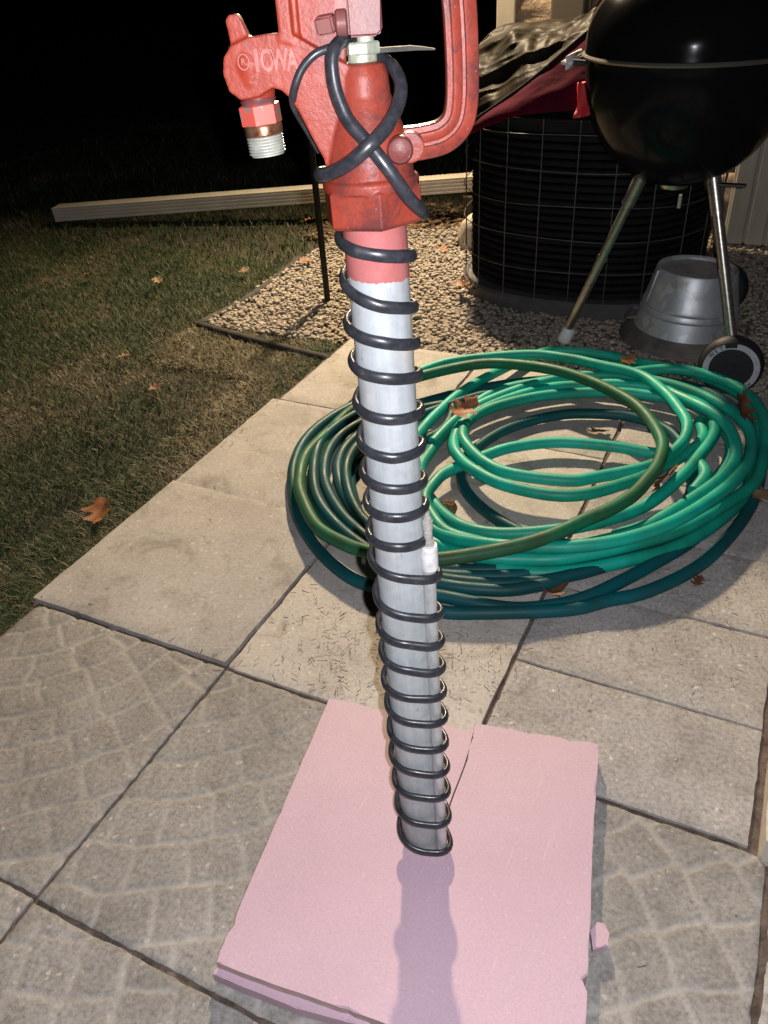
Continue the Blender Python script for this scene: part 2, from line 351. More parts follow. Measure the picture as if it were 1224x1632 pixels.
def frames(path):
    path = [Vector(p) for p in path]; T = []
    for i in range(len(path)):
        T.append((path[min(i + 1, len(path) - 1)] - path[max(i - 1, 0)]).normalized())
    up = Vector((0, 0, 1)) if abs(T[0].z) < 0.9 else Vector((1, 0, 0))
    nrm = (up - T[0] * up.dot(T[0])).normalized(); fr = []
    for i, t in enumerate(T):
        nrm = (nrm - t * nrm.dot(t)).normalized()
        fr.append((path[i], nrm, t.cross(nrm)))
    return fr
def tube(name, path, r, mat, parent=None, seg=12, cap=True, bm=None):
    own = bm is None
    if own: bm = bmesh.new()
    rings = []
    fr = frames(path)
    for i, (p, a, b) in enumerate(fr):
        rr = r(i / max(1, len(fr) - 1)) if callable(r) else r
        rings.append([bm.verts.new(p + (a * math.cos(2 * math.pi * k / seg) + b * math.sin(2 * math.pi * k / seg)) * rr) for k in range(seg)])
    for i in range(len(rings) - 1):
        for k in range(seg):
            bm.faces.new((rings[i][k], rings[i][(k + 1) % seg], rings[i + 1][(k + 1) % seg], rings[i + 1][k]))
    if cap:
        bm.faces.new(list(reversed(rings[0]))); bm.faces.new(rings[-1])
    if own:
        o = from_bm(name, bm, mat, parent); shade_auto(o, 50); return o
def sweep(bm, path2d, prof, up_axis='Y'):
    """profile (u in the XZ plane, v along Y) swept along a path of (x, z)"""
    pts = [Vector((x, 0, z)) for x, z in path2d]; rings = []
    for i, p in enumerate(pts):
        t = (pts[min(i + 1, len(pts) - 1)] - pts[max(i - 1, 0)]).normalized()
        n = Vector((-t.z, 0, t.x))
        rings.append([bm.verts.new(p + n * u + Vector((0, v, 0))) for u, v in prof])
    m_ = len(prof)
    for i in range(len(rings) - 1):
        for k in range(m_):
            bm.faces.new((rings[i][k], rings[i][(k + 1) % m_], rings[i + 1][(k + 1) % m_], rings[i + 1][k]))
    bm.faces.new(list(reversed(rings[0]))); bm.faces.new(rings[-1])
def evaluated(o):
    """bake an object's modifiers into its mesh"""
    dg = bpy.context.evaluated_depsgraph_get()
    me = bpy.data.meshes.new_from_object(o.evaluated_get(dg))
    old = o.data; o.modifiers.clear(); o.data = me; bpy.data.meshes.remove(old)
def fill_poly(pts, z, t, cuts=0):
    """extruded outline, top at z, thickness t"""
    bm = bmesh.new()
    f = bm.faces.new([bm.verts.new((p[0], p[1], z)) for p in pts])
    if f.normal.z < 0: f.normal_flip()
    ex = bmesh.ops.extrude_face_region(bm, geom=[f])
    for v_ in ex['geom']:
        if isinstance(v_, bmesh.types.BMVert): v_.co.z -= t
    return bm
def text_mesh(name, body, size, extrude, mat, parent, M, sx=1.0, bold=0.0):
    cu = bpy.data.curves.new(name, 'FONT'); cu.body = body; cu.size = size; cu.extrude = extrude
    cu.align_x = 'CENTER'; cu.align_y = 'CENTER'; cu.bevel_depth = extrude * 0.25; cu.offset = bold
    to = bpy.data.objects.new(name, cu); COL.objects.link(to)
    dg = bpy.context.evaluated_depsgraph_get()
    me = bpy.data.meshes.new_from_object(to.evaluated_get(dg))
    bpy.data.objects.remove(to, do_unlink=True)
    me.transform(M @ Matrix.Diagonal((sx, 1, 1, 1)))
    me.materials.clear()
    return link(name, me, mat, parent)
def tri_soup(name, V, F, tint, mat, kind_label):
    """big numpy mesh with one random value per vertex"""
    me = bpy.data.meshes.new(name)
    me.vertices.add(len(V)); me.vertices.foreach_set('co', V.astype(np.float32).ravel())
    n = F.shape[1]
    me.loops.add(F.size); me.loops.foreach_set('vertex_index', F.astype(np.int32).ravel())
    me.polygons.add(len(F)); me.polygons.foreach_set('loop_start', np.arange(0, F.size, n, dtype=np.int32))
    me.update(calc_edges=True)
    at = me.attributes.new('tint', 'FLOAT', 'POINT'); at.data.foreach_set('value', tint.astype(np.float32))
    o = link(name, me, mat); tag(o, kind=('stuff')); tag(o, kind_label[0], kind_label[1])
    return o
def nz(x, y, s, seed=0.0): return mnoise.noise(Vector((x * s + seed, y * s - seed, seed * 0.37)))

# ================================================================== THE SETTING
ground = mesh('ground', [(-60, -60, -0.032), (60, -60, -0.032), (60, 60, -0.032), (-60, 60, -0.032)], [(0, 1, 2, 3)], 'soil')
tag(ground, kind='structure')

# ---- patio: a bed of dirt and single pavers
patio = empty('patio'); tag(patio, kind='structure')
JN = (110, 230); JV = []
for j in range(JN[1] + 1):
    for i in range(JN[0] + 1):
        x = 0.012 + 1.55 * i / JN[0] if -1.6 + 2.38 * j / JN[1] < -0.43 else 0.012 + 1.188 * i / JN[0]; y = -1.6 + 2.38 * j / JN[1]
        JV.append((x, y, -0.0066 + 0.0014 * nz(x, y, 24, 2.0) + 0.0009 * nz(x, y, 70, 6.0)))
mesh('joint_bed', JV, [(j * (JN[0] + 1) + i, j * (JN[0] + 1) + i + 1, (j + 1) * (JN[0] + 1) + i + 1, (j + 1) * (JN[0] + 1) + i) for j in range(JN[1]) for i in range(JN[0])], 'joint_dirt', patio, True)
def slab_outline_noise(x, y, seed): return 0.0016 * nz(x, y, 30, seed) + 0.0009 * nz(x, y, 90, seed)
def paver(x0, x1, y0, y1, mat, dz=0.0, stamped=None, seed=1.0, tilt=(0, 0), wear=0.62):
    g = 0.0016
    x0 += g; x1 -= g; y0 += g; y1 -= g
    cx, cy = (x0 + x1) / 2, (y0 + y1) / 2; w, h = (x1 - x0), (y1 - y0)
    step = 0.0042 if stamped else 0.011
    nx, ny = max(4, int(w / step)), max(4, int(h / step))
    V = []; G = []
    for j in range(ny + 1):
        for i in range(nx + 1):
            u = -w / 2 + w * i / nx; v = -h / 2 + h * j / ny
            ed = min(i, nx - i, j, ny - j) * step
            z = 0.0006 * nz(u, v, 25, seed) + 0.0012 * nz(u, v, 5, seed)
            gv = 0.0
            if stamped:
                wx = u + 0.011 * nz(u, v, 13, seed) + 0.003 * nz(u, v, 50, seed); wy = v + 0.011 * nz(u, v, 13, seed + 9) + 0.003 * nz(u, v, 50, seed + 2)
                dx, dy = wx - stamped[0], wy - stamped[1]
                rr = math.hypot(dx, dy); k = math.floor(rr / 0.062); fr = rr / 0.062 - k
                th = math.atan2(dy, dx) * (k + 0.5) * 0.062 / 0.066 + 0.47 * k
                fa = th - math.floor(th)
                dg_ = min(min(fr, 1 - fr) * 0.062, min(fa, 1 - fa) * 0.066)
                wd = 0.0042 + 0.002 * nz(u, v, 18, seed + 3)
                gv = max(0.0, min(1.0, 1.0 - (dg_ - wd * 0.5) / 0.0026))
                z += -0.0022 * gv + 0.0008 * nz(u, v, 45, seed + 5)
            if ed < 0.006: z -= 0.0022 * (1 - ed / 0.006) ** 2
            ox = slab_outline_noise(0, cy + v, seed) if i in (0, nx) else 0
            oy = slab_outline_noise(cx + u, 0, seed + 4) if j in (0, ny) else 0
            V.append((u + ox, v + oy, z + tilt[0] * u + tilt[1] * v)); G.append(gv * max(0.0, min(1.0, wear + 0.9 * nz(u, v, 9, seed + 7) + 0.6 * nz(u, v, 30, seed + 8))))
    F = []
    for j in range(ny):
        for i in range(nx):
            a = j * (nx + 1) + i; F.append((a, a + 1, a + nx + 2, a + nx + 1))
    per = [i for i in range(nx + 1)] + [(j + 1) * (nx + 1) - 1 for j in range(1, ny + 1)] + [ny * (nx + 1) + i for i in range(nx - 1, -1, -1)] + [j * (nx + 1) for j in range(ny - 1, 0, -1)]
    n0 = len(V)
    for p in per: V.append((V[p][0] * 1.001, V[p][1] * 1.001, -0.045)); G.append(0)
    for k in range(len(per)):
        k2 = (k + 1) % len(per); F.append((per[k2], per[k], n0 + k, n0 + k2))
    o = mesh('paver', V, F, mat, patio, True); o.location = (cx, cy, dz)
    shade_auto(o, 50)
    if stamped:
        at = o.data.attributes.new('groove', 'FLOAT', 'POINT'); at.data.foreach_set('value', G)
    return o
U = 0.406
paver(0.02, 0.406, 0.394, 0.775, 'smooth_concrete', 0.000, seed=2)
paver(0.002, 0.408, -0.003, 0.392, 'smooth_concrete', 0.001, seed=3)
paver(0.000, 0.409, -0.404, -0.004, 'smooth_concrete', 0.005, seed=4)
paver(0.018, 0.411, -0.808, -0.408, 'stamped_concrete', 0.000, stamped=(-0.26, 0.30), seed=5)
paver(0.008, 0.411, -1.215, -0.810, 'stamped_concrete', 0.000, stamped=(-0.30, -0.30), seed=6)
paver(0.410, 0.812, 0.394, 0.785, 'smooth_concrete', -0.001, seed=7)
paver(0.411, 0.813, -0.005, 0.391, 'pale_concrete', 0.000, seed=8)
paver(0.412, 0.814, -0.407, -0.008, 'pale_concrete', 0.001, seed=9)
paver(0.413, 0.816, -0.811, -0.410, 'stamped_concrete', -0.001, stamped=(-0.30, 0.31), seed=10)
paver(0.413, 0.816, -1.215, -0.814, 'stamped_concrete', 0.000, stamped=(0.31, 0.30), seed=11)
ys = [-0.411, -0.220, -0.030, 0.160, 0.350, 0.540, 0.785]
for i in range(6):
    paver(0.818, 1.170, ys[i] + 0.001, ys[i + 1] - 0.001, 'aggregate_concrete', rnd.uniform(-0.001, 0.002), seed=20 + i)
paver(0.819, 1.192, -0.815, -0.414, 'stamped_concrete', -0.002, stamped=(-0.36, -0.28), seed=31, wear=1.0)
paver(1.196, 1.560, -0.90, -0.432, 'aggregate_concrete', -0.004, seed=33)
paver(0.819, 1.192, -1.215, -0.818, 'stamped_concrete', -0.002, stamped=(-0.36, 0.28), seed=32)

# ---- pale edging blocks along the right of the patio
for i, (ya, yb) in enumerate(((-0.423, 0.02), (0.032, 0.46))):
    bm = bmesh.new(); bm_box(bm, (1.29, (ya + yb) / 2, 0.0), (0.22, yb - ya, 0.075))
    bmesh.ops.bevel(bm, geom=list(bm.edges), offset=0.004, segments=1, affect='EDGES')
    bmesh.ops.subdivide_edges(bm, edges=list(bm.edges), cuts=9, use_grid_fill=True)
    for v_ in bm.verts:
        v_.co += Vector((nz(v_.co.y, v_.co.z, 28, 3), nz(v_.co.x, v_.co.z, 28, 5), nz(v_.co.x, v_.co.y, 28, 7))) * 0.004
    o = from_bm('edging_block', bm, 'kerb_stone', None, False); shade_auto(o, 28)
    tag(o, ['pale rough concrete edging block at the right edge, nearest the camera', 'pale rough concrete edging block at the right edge, beside the hose'][i], 'edging block', 'edging blocks along the patio')

# ---- lawn blades
def blades(n, xr, yr, keep, hmin, hmax, tint_shift=0.0, width=0.0016, flat=0.0):
    x = rng.uniform(*xr, n); y = rng.uniform(*yr, n)
    k = np.array([keep(a, b) for a, b in zip(x, y)]); x = x[k]; y = y[k]; n = len(x)
    pt = np.array([nz(a, b, 3.2, 2.0) + 0.5 * nz(a, b, 11, 4.0) for a, b in zip(x, y)])
    h = rng.uniform(hmin, hmax, n) * (1 + 0.35 * pt)
    az = rng.uniform(0, 2 * np.pi, n); lean = np.clip(rng.normal(0.85 + flat, 0.35, n), 0.1, 1.5)
    dx, dy = np.cos(az), np.sin(az); w = rng.uniform(0.6, 1.3, n) * width
    px, py = -dy, dx
    b0 = np.stack([x - px * w, y - py * w, np.full(n, -0.03)], 1); b1 = np.stack([x + px * w, y + py * w, np.full(n, -0.03)], 1)
    mh = h * 0.55; mr = mh * np.sin(lean * 0.6); mz = -0.03 + mh * np.cos(lean * 0.6)
    m0 = np.stack([x + dx * mr - px * w * .8, y + dy * mr - py * w * .8, mz], 1); m1 = np.stack([x + dx * mr + px * w * .8, y + dy * mr + py * w * .8, mz], 1)
    tr = mr + h * 0.45 * np.sin(lean); tz = mz + h * 0.45 * np.cos(lean)
    tp = np.stack([x + dx * tr, y + dy * tr, tz], 1)
    V = np.stack([b0, b1, m0, m1, tp], 1).reshape(-1, 3)
    i = np.arange(n)[:, None] * 5
    F = np.concatenate([i + [0, 1, 3], i + [0, 3, 2], i + [2, 3, 4]], 0)
    t = np.clip(0.30 - 0.70 * pt + rng.normal(0, 0.17, n) + tint_shift, 0, 1)
    dead = rng.uniform(0, 1, n) < 0.13; t[dead] = np.clip(rng.normal(0.82, 0.1, dead.sum()), 0, 1)
    return V, F, np.repeat(t, 5)
def lawn_keep(x, y):
    if y < 0.76: return x < 0.010 - 0.02 * abs(nz(x, y, 14, 1)) + (0.018 if y < -0.4 else 0)
    if x > -0.47 and y < 1.05: return y < 0.755 + (0.04 - x) * -0.16 and x < 0.03
    return x < -0.475 - 0.03 * (y - 0.75) - 0.03 * nz(x, y, 9, 3) or (y > 2.06 + 0.25 * (x + 0.1) and x < -0.01)
parts = [blades(150000, (-1.9, 0.03), (-0.7, 1.35), lawn_keep, 0.010, 0.029, -0.04, 0.0010, 0.35),
         blades(40000, (-3.0, 0.1), (1.35, 3.6), lawn_keep, 0.018, 0.042, 0.0, 0.0018, 0.2),
         blades(10000, (-0.14, 0.03), (-0.7, 0.76), lawn_keep, 0.02, 0.045, 0.36, 0.0011, 0.7),
         blades(9000, (-0.5, 0.05), (0.5, 0.80), lawn_keep, 0.02, 0.035, 0.28, 0.0012, 0.6)]
off = 0; VV, FF, TT = [], [], []
for V, F, t in parts: VV.append(V); FF.append(F + off); TT.append(t); off += len(V)
tri_soup('lawn_grass', np.concatenate(VV), np.concatenate(FF), np.concatenate(TT), 'grass', ('short patchy green and straw coloured grass beside the patio', 'grass'))

# ---- gravel bed
def rock_shapes(n, sub):
    out = []
    for k in range(n):
        bm = bmesh.new(); bmesh.ops.create_icosphere(bm, subdivisions=sub, radius=1.0)
        sx, sy, sz = rnd.uniform(0.8, 1.25), rnd.uniform(0.65, 1.0), rnd.uniform(0.45, 0.75)
        for v_ in bm.verts:
            q = v_.co * 1.1 + Vector((k * 7.3, 0, 0)); s = 1 + 0.28 * mnoise.noise(q) + 0.12 * mnoise.noise(q * 2.7)
            v_.co = Vector((v_.co.x * sx, v_.co.y * sy, v_.co.z * sz)) * s
        bm.verts.ensure_lookup_table()
        out.append((np.array([v_.co[:] for v_ in bm.verts]), np.array([[v_.index for v_ in f.verts] for f in bm.faces]))); bm.free()
    return out
def scatter(shapes, P, size, tint):
    VV, FF, TT = [], [], []; off = 0
    for p, s, t in zip(P, size, tint):
        V, F = shapes[rnd.randrange(len(shapes))]
        a = rnd.uniform(0, 6.283); b = rnd.uniform(-0.5, 0.5); ca, sa = math.cos(a), math.sin(a); cb, sb = math.cos(b), math.sin(b)
        M = np.array([[ca, -sa, 0], [sa, ca, 0], [0, 0, 1]]) @ np.array([[1, 0, 0], [0, cb, -sb], [0, sb, cb]])
        VV.append(V @ M.T * s + p); FF.append(F + off); TT.append(np.full(len(V), t)); off += len(V)
    return np.concatenate(VV), np.concatenate(FF), np.concatenate(TT)
def in_gravel(x, y):
    if y < 0.79 - (0.03 if x < 0.03 else 0) or x > 1.45: return False
    if x < 0.03 and y < 0.695 - 0.19 * (x + 0.151) + (0.0): return False
    if x < -0.475 - 0.02 * (y - 0.75): return False
    return y < 1.75 + 0.25 * (x + 0.4) + 0.05 * nz(x, y, 8, 1)
P = []
while len(P) < 18000:
    x, y = rnd.uniform(-0.5, 1.3), rnd.uniform(0.62, 2.2)
    if in_gravel(x, y): P.append((x, y, rnd.uniform(-0.024, -0.010)))
sz = [rnd.uniform(0.0045, 0.0085) for _ in P]
tn = [min(1, max(0, rnd.gauss(0.55, 0.22))) for _ in P]
V, F, t = scatter(rock_shapes(12, 2), P, sz, tn)
gv = tri_soup('gravel', V, F, t, 'gravel', ('tan and grey pea gravel bed around the wire covered unit', 'gravel'))
gv.data.polygons.foreach_set('use_smooth', [True] * len(gv.data.polygons))

gb_ = [(0.03, 0.775), (1.45, 0.79), (1.45, 1.99), (0.0, 1.99), (-0.25, 1.83), (-0.50, 1.72), (-0.475, 1.0), (-0.475, 0.765)]
o = mesh('gravel_bed', [(x, y, -0.021) for x, y in gb_], [tuple(range(len(gb_)))], 'gravel_fines'); tag(o, kind='structure')
# ---- bark mulch between the gravel and the downspout
P = []
while len(P) < 1500:
    x, y = rnd.uniform(-0.62, 0.5), rnd.uniform(1.6, 2.0 if rnd.random() < 0.5 else 2.2)
    if not in_gravel(x, y) and y < 2.10 + 0.25 * x + 0.15 and x > -0.6 + rnd.uniform(-0.1, 0.1): P.append((x, y, rnd.uniform(-0.03, -0.012)))
chip = [(np.array([(-1, -.35, 0), (1, -.25, .1), (.9, .3, .05), (-.9, .35, .12), (-.8, -.3, -.15), (.8, .2, -.15)]), np.array([[0, 1, 2], [0, 2, 3], [4, 1, 0], [5, 2, 1], [4, 5, 1], [3, 2, 5]]))]
V, F, t = scatter(chip, P, [rnd.uniform(0.008, 0.024) for _ in P], [rnd.random() for _ in P])
tri_soup('bark_mulch', V, F, t, 'mulch', ('orange brown bark mulch in front of the ivory downspout', 'mulch'))

# ---- twigs, needles and crumbs on the pavers and in their joints
VV, FF, TT = [], [], []; off = 0
def sliver(x, y, z, L, a, w, t, bend):
    global off
    dx, dy = math.cos(a), math.sin(a); px, py = -dy, dx
    pts = [(-L / 2, 0), (0, bend), (L / 2, 0)]
    vs = []
    for s_, b_ in pts:
        for q in (-1, 1): vs.append((x + dx * s_ + px * (b_ + q * w), y + dy * s_ + py * (b_ + q * w), z + (0.0004 if q > 0 else 0)))
    VV.append(np.array(vs)); FF.append(np.array([[0, 2, 3, 1], [2, 4, 5, 3]]) + off); TT.append(np.full(6, t)); off += 6
for _ in range(1250):
    q = rnd.random()
    if q < 0.40: x, y = rnd.choice([(0.55, -0.33), (0.60, -0.36), (0.72, -0.22), (0.76, -0.30), (0.52, -0.25)]); x += rnd.gauss(0, 0.05); y += rnd.gauss(0, 0.035)
    elif q < 0.62: x, y = rnd.gauss(1.04, 0.10), rnd.gauss(0.02, 0.12)
    elif q < 0.78:
        j = rnd.choice([(0.411, None), (0.815, None), (None, -0.406), (None, -0.406), (0.815, None), (None, -0.002), (1.172, None)])
        x = j[0] + rnd.gauss(0, 0.006) if j[0] else rnd.uniform(0.05, 0.81); y = j[1] + rnd.gauss(0, 0.006) if j[1] else rnd.uniform(-0.6, 0.4)
    elif q < 0.94: x, y = 0.012 + abs(rnd.gauss(0, 0.018)), rnd.uniform(-0.8, 0.75)
    else: x, y = rnd.uniform(0.03, 1.16), rnd.uniform(-1.0, 0.7)
    if 0.60 < x < 1.06 and -0.80 < y < -0.42: continue
    if not (0.01 < x < 1.165): continue
    sliver(x, y, 0.0045, rnd.choice((0.0015, 0.002, 0.003, 0.005, 0.008, 0.012)) * rnd.uniform(0.8, 1.3), rnd.uniform(0, 6.28), rnd.uniform(0.0003, 0.0006), rnd.random(), rnd.uniform(-0.0007, 0.0007))
tri_soup('twig_litter', np.concatenate(VV), np.concatenate(FF), np.concatenate(TT), 'litter', ('brown twigs, needles and crumbs scattered over the pavers', 'litter'))

# ---- black edging strip round the gravel corner
pl = catmull([(0.02, 0.66, 0), (-0.151, 0.688, 0), (-0.33, 0.72, 0), (-0.485, 0.752, 0)], 6) + catmull([(-0.487, 0.76, 0), (-0.472, 0.90, 0), (-0.462, 0.984, 0), (-0.478, 1.2, 0), (-0.50, 1.4, 0)], 6)
bm = bmesh.new(); tube('', [(p[0], p[1], -0.022 + 0.006 * nz(p[0], p[1], 7, 3)) for p in pl], 0.014, None, None, 8, True, bm)
for v_ in bm.verts: v_.co.z = -0.014 + (v_.co.z + 0.014) * 1.3
o = from_bm('garden_edging', bm, 'black_edging', None, True); tag(o, 'black plastic garden edging along the gravel corner', 'garden edging')

# ---- house corner: trim, split stones, downspout pipe
WY = 2.03
house = empty('brick_house', (0.9, WY, 0)); tag(house, 'stone faced house corner with ivory trim behind the covered unit', 'house')
def hb(name, c, s, mat, bevel=0.0): return box(name, (c[0] - 0.9, c[1] - WY, c[2]), s, mat, house, bevel)
hb('wall', (2.15, WY + 1.53, 1.25), (4.22, 3.0, 2.56), 'mortar')
hb('corner_trim', (0.042, WY - 0.005, 1.25), (0.066, 0.06, 2.56), 'ivory_trim', 0.004)
hb('corner_trim', (0.024, WY + 0.08, 1.25), (0.03, 0.11, 2.56), 'ivory_trim', 0.003)
hb('wall_pipe', (0.262, WY - 0.03, 1.25), (0.112, 0.08, 2.56), 'brown_downspout', 0.006)
def stone(x0, x1, z0, z1, seed):
    bm = bmesh.new(); bm_box(bm, ((x0 + x1) / 2 - 0.9, 0.012, (z0 + z1) / 2), (x1 - x0, 0.05, z1 - z0))
    bmesh.ops.subdivide_edges(bm, edges=list(bm.edges), cuts=5, use_grid_fill=True)
    for v_ in bm.verts:
        e = 0.012 * mnoise.noise(v_.co * 22 + Vector((seed, 0, 0))) + 0.006 * mnoise.noise(v_.co * 60)
        if v_.co.y < 0: v_.co.y += e - 0.006
        v_.co.x += 0.4 * e; v_.co.z += 0.3 * e
    return from_bm('stone', bm, 'split_stone', house, True)
zz = 0.10
for row in range(9):
    x = 0.077; hgt = 0.105
    first = rnd.uniform(0.13, 0.30)
    while x < 1.6:
        w = first if first else rnd.uniform(0.2, 0.36); first = None
        stone(x, x + w - 0.012, zz, zz + hgt - 0.012, row * 13 + x * 7)
        x += w
    zz += hgt
hb('eave', (2.1, WY + 1.35, 2.62), (4.5, 3.4, 0.14), 'ivory_trim', 0.01)

# ---- flood light at the house corner: the warm lamp that lights the yard
LAMP = Vector((-0.25, 1.86, 1.58))
lamp = empty('flood_light', LAMP); tag(lamp, 'warm flood light on an arm at the house corner, above the frame', 'lamp')
tube('mounting_arm', [(0.0, 0.02, 0.10), (0.03, 0.04, 0.16), (0.17, 0.12, 0.16), (0.265, 0.155, 0.16)], 0.012, 'lamp_white', lamp, 12)
box('wall_plate', (0.29, 0.138, 0.16), (0.05, 0.02, 0.12), 'lamp_white', lamp, 0.004)
aim = (Vector((0.45, -0.30, 0.0)) - LAMP).normalized(); qrot = aim.to_track_quat('-Z', 'Y')
bm = bmesh.new(); bm_lathe(bm, [(0.025, 0.09), (0.04, 0.07), (0.062, 0.0), (0.058, 0.0), (0.036, 0.066), (0.02, 0.085)], 32, closed=False)
bm.transform(qrot.to_matrix().to_4x4()); from_bm('lamp_shade', bm, 'lamp_white', lamp, True)
bm = bmesh.new(); bmesh.ops.create_uvsphere(bm, u_segments=20, v_segments=12, radius=0.03); bm.transform(qrot.to_matrix().to_4x4() @ Matrix.Translation((0, 0, 0.05)))
from_bm('bulb', bm, 'lamp_glow', lamp, True)
sl = bpy.data.lights.new('flood_lamp', 'SPOT'); sl.energy = 365; sl.color = (1.0, 0.785, 0.51); sl.spot_size = R(156); sl.spot_blend = 0.9; sl.shadow_soft_size = 0.05
so = bpy.data.objects.new('flood_lamp', sl); COL.objects.link(so); so.parent = lamp; so.rotation_mode = 'QUATERNION'; so.rotation_quaternion = qrot; so.location = aim * 0.012

# ---- grey panelled skirting box to the right of the unit
skirt = empty('porch_skirting', (1.35, 1.88, 0)); tag(skirt, 'grey vertical panel porch skirting behind the kettle grill', 'skirting')
box('core', (0.0, 0.07, 0.30), (0.94, 0.10, 0.60), 'grey_panel', skirt)
for i in range(16):
    box('panel', (-0.46 + 0.0625 * i + 0.012, 0.010, 0.30), (0.054, 0.02, 0.60), 'grey_panel', skirt, 0.003)
box('panel', (-0.478, 0.07, 0.30), (0.014, 0.10, 0.60), 'grey_panel', skirt, 0.003)
box('porch_cap', (0.0, 0.045, 0.625), (1.02, 0.17, 0.04), 'ivory_trim', skirt, 0.005)
# ================================================================== OBJECTS
# ---- ivory downspout lying across the lawn
ga, gb = Vector((-1.76, 1.50, 0.022)), Vector((-0.015, 2.03, 0.118))
dvec = (gb - ga); L = dvec.length; ex = dvec.normalized(); ey = Vector((-ex.y, ex.x, 0)).normalized(); ez = ex.cross(ey)
prof = []
hw, hh = 0.036, 0.023
for s_, (ax, n_) in (((0, -1), ('y', 7)), ((1, 0), ('z', 1)), ((0, 1), ('y', 7)), ((-1, 0), ('z', 1))): pass
front = []
for k in range(29):
    z = -hh + 2 * hh * k / 28; d = 0.0024 * (1 if int((k + 1) // 4) % 2 else 0); front.append((-hw + d, z))
back = [(-a, b) for a, b in reversed(front)]
top = [(-hw + 2 * hw * k / 8, hh + 0.004) for k in range(9)]
bot = [(hw - 2 * hw * k / 8, -hh - 0.004) for k in range(9)]
prof = front + top + back + bot
bm = bmesh.new(); rings = []
for i in range(25):
    c = ga + ex * (L * i / 24)
    rings.append([bm.verts.new(c + ey * a * (1 + 0.02 * nz(i, 0, .3, 2)) + ez * b) for a, b in prof])
n_ = len(prof)
for i in range(24):
    for k in range(n_): bm.faces.new((rings[i][k], rings[i][(k + 1) % n_], rings[i + 1][(k + 1) % n_], rings[i + 1][k]))
inner = [[bm.verts.new(v_.co * 1.0 + (c0 - v_.co) * 0.05) for v_ in rr] for rr, c0 in ((rings[0], ga), (rings[-1], gb))]
for rr, inn in ((rings[0], inner[0]), (rings[-1], inner[1])):
    for k in range(n_): bm.faces.new((rr[k], inn[k], inn[(k + 1) % n_], rr[(k + 1) % n_]))
    f = bm.faces.new(inn)
o = from_bm('downspout', bm, 'ivory_aluminium'); shade_auto(o, 25)
tag(o, 'long ivory ribbed downspout lying across the dark lawn', 'downspout')
# block that props the house end of it
o = box('wood_block', (-0.06, 2.015, 0.018), (0.07, 0.12, 0.11), 'mulch', None, 0.004); tag(o, 'small wood block propping the downspout at the house corner', 'wood block')

# ---- black metal garden stake
post = empty('garden_stake', (-0.195, 1.032, 0)); tag(post, 'thin black metal stake standing in the gravel', 'garden stake')
tube('rod', [(0, 0, -0.05), (-0.004, 0.004, 0.25), (-0.010, 0.006, 0.50)], 0.0095, 'black_metal', post, 10)
bm = bmesh.new(); tube('', catmull([(-0.010, 0.006, 0.499), (-0.010, 0.006, 0.53), (0.0, 0.01, 0.56), (0.03, 0.015, 0.575), (0.06, 0.02, 0.56)], 5), 0.0075, None, None, 8, True, bm)
from_bm('hook', bm, 'black_metal', post, True)

# ---- pale rock by the unit
bm = bmesh.new(); bmesh.ops.create_icosphere(bm, subdivisions=4, radius=1.0)
for v_ in bm.verts:
    s_ = 1 + 0.22 * mnoise.noise(v_.co * 1.4) + 0.07 * mnoise.noise(v_.co * 4)
    v_.co = Vector((v_.co.x * 0.05, v_.co.y * 0.045, v_.co.z * 0.075)) * s_
o = from_bm('rock', bm, 'pale_rock', None, True); o.location = (0.06, 1.66, 0.035); o.rotation_euler = (0, 0.35, 0.5)
tag(o, 'pale upright rock left of the wire covered unit', 'rock')

# ---- air conditioner in a wire guard
ACX, ACY, ACR = 0.50, 1.50, 0.37
def superell(a, r, n=2.6):
    c, s = math.cos(a), math.sin(a)
    k = (abs(c) ** n + abs(s) ** n) ** (-1.0 / n)
    return Vector((c * k * r, s * k * r, 0))
def ac_front(x, r=ACR, n=2.6):
    d = min(0.999, abs(x - ACX) / r); return ACY - r * (1 - d ** n) ** (1 / n)
ac = empty('air_conditioner', (ACX, ACY, 0)); tag(ac, 'black air conditioning unit inside a grey wire guard', 'air conditioner')
def ring_loft(name, prof, mat, seg=96):
    bm = bmesh.new(); rr = []
    for r, z in prof: rr.append([bm.verts.new(superell(2 * math.pi * k / seg, r) + Vector((0, 0, z))) for k in range(seg)])
    for i in range(len(rr) - 1):
        for k in range(seg): bm.faces.new((rr[i][k], rr[i][(k + 1) % seg], rr[i + 1][(k + 1) % seg], rr[i + 1][k]))
    bm.faces.new(list(reversed(rr[0]))); bm.faces.new(rr[-1])
    o = from_bm(name, bm, mat, ac); shade_auto(o, 40); return o
ring_loft('base_pan', [(0.362, -0.03), (0.372, -0.02), (0.374, 0.022), (0.366, 0.030), (0.34, 0.031)], 'base_pan')
ring_loft('core', [(0.335, 0.0315), (0.335, 0.490)], 'black_louvre')
ring_loft('top_pan', [(0.345, 0.491), (0.355, 0.494), (0.355, 0.502), (0.34, 0.505)], 'black_louvre')
for i in range(21):
    z = 0.045 + i * 0.0205
    bm = bmesh.new(); rr = []
    for r, zz_ in ((0.336, z + 0.008), (0.349, z), (0.350, z + 0.0022), (0.336, z + 0.0115)):
        rr.append([bm.verts.new(superell(2 * math.pi * k / 72, r) + Vector((0, 0, zz_))) for k in range(72)])
    for a in range(4):
        for k in range(72): bm.faces.new((rr[a][k], rr[a][(k + 1) % 72], rr[(a + 1) % 4][(k + 1) % 72], rr[(a + 1) % 4][k]))
    from_bm('louvre', bm, 'black_louvre', ac, True)
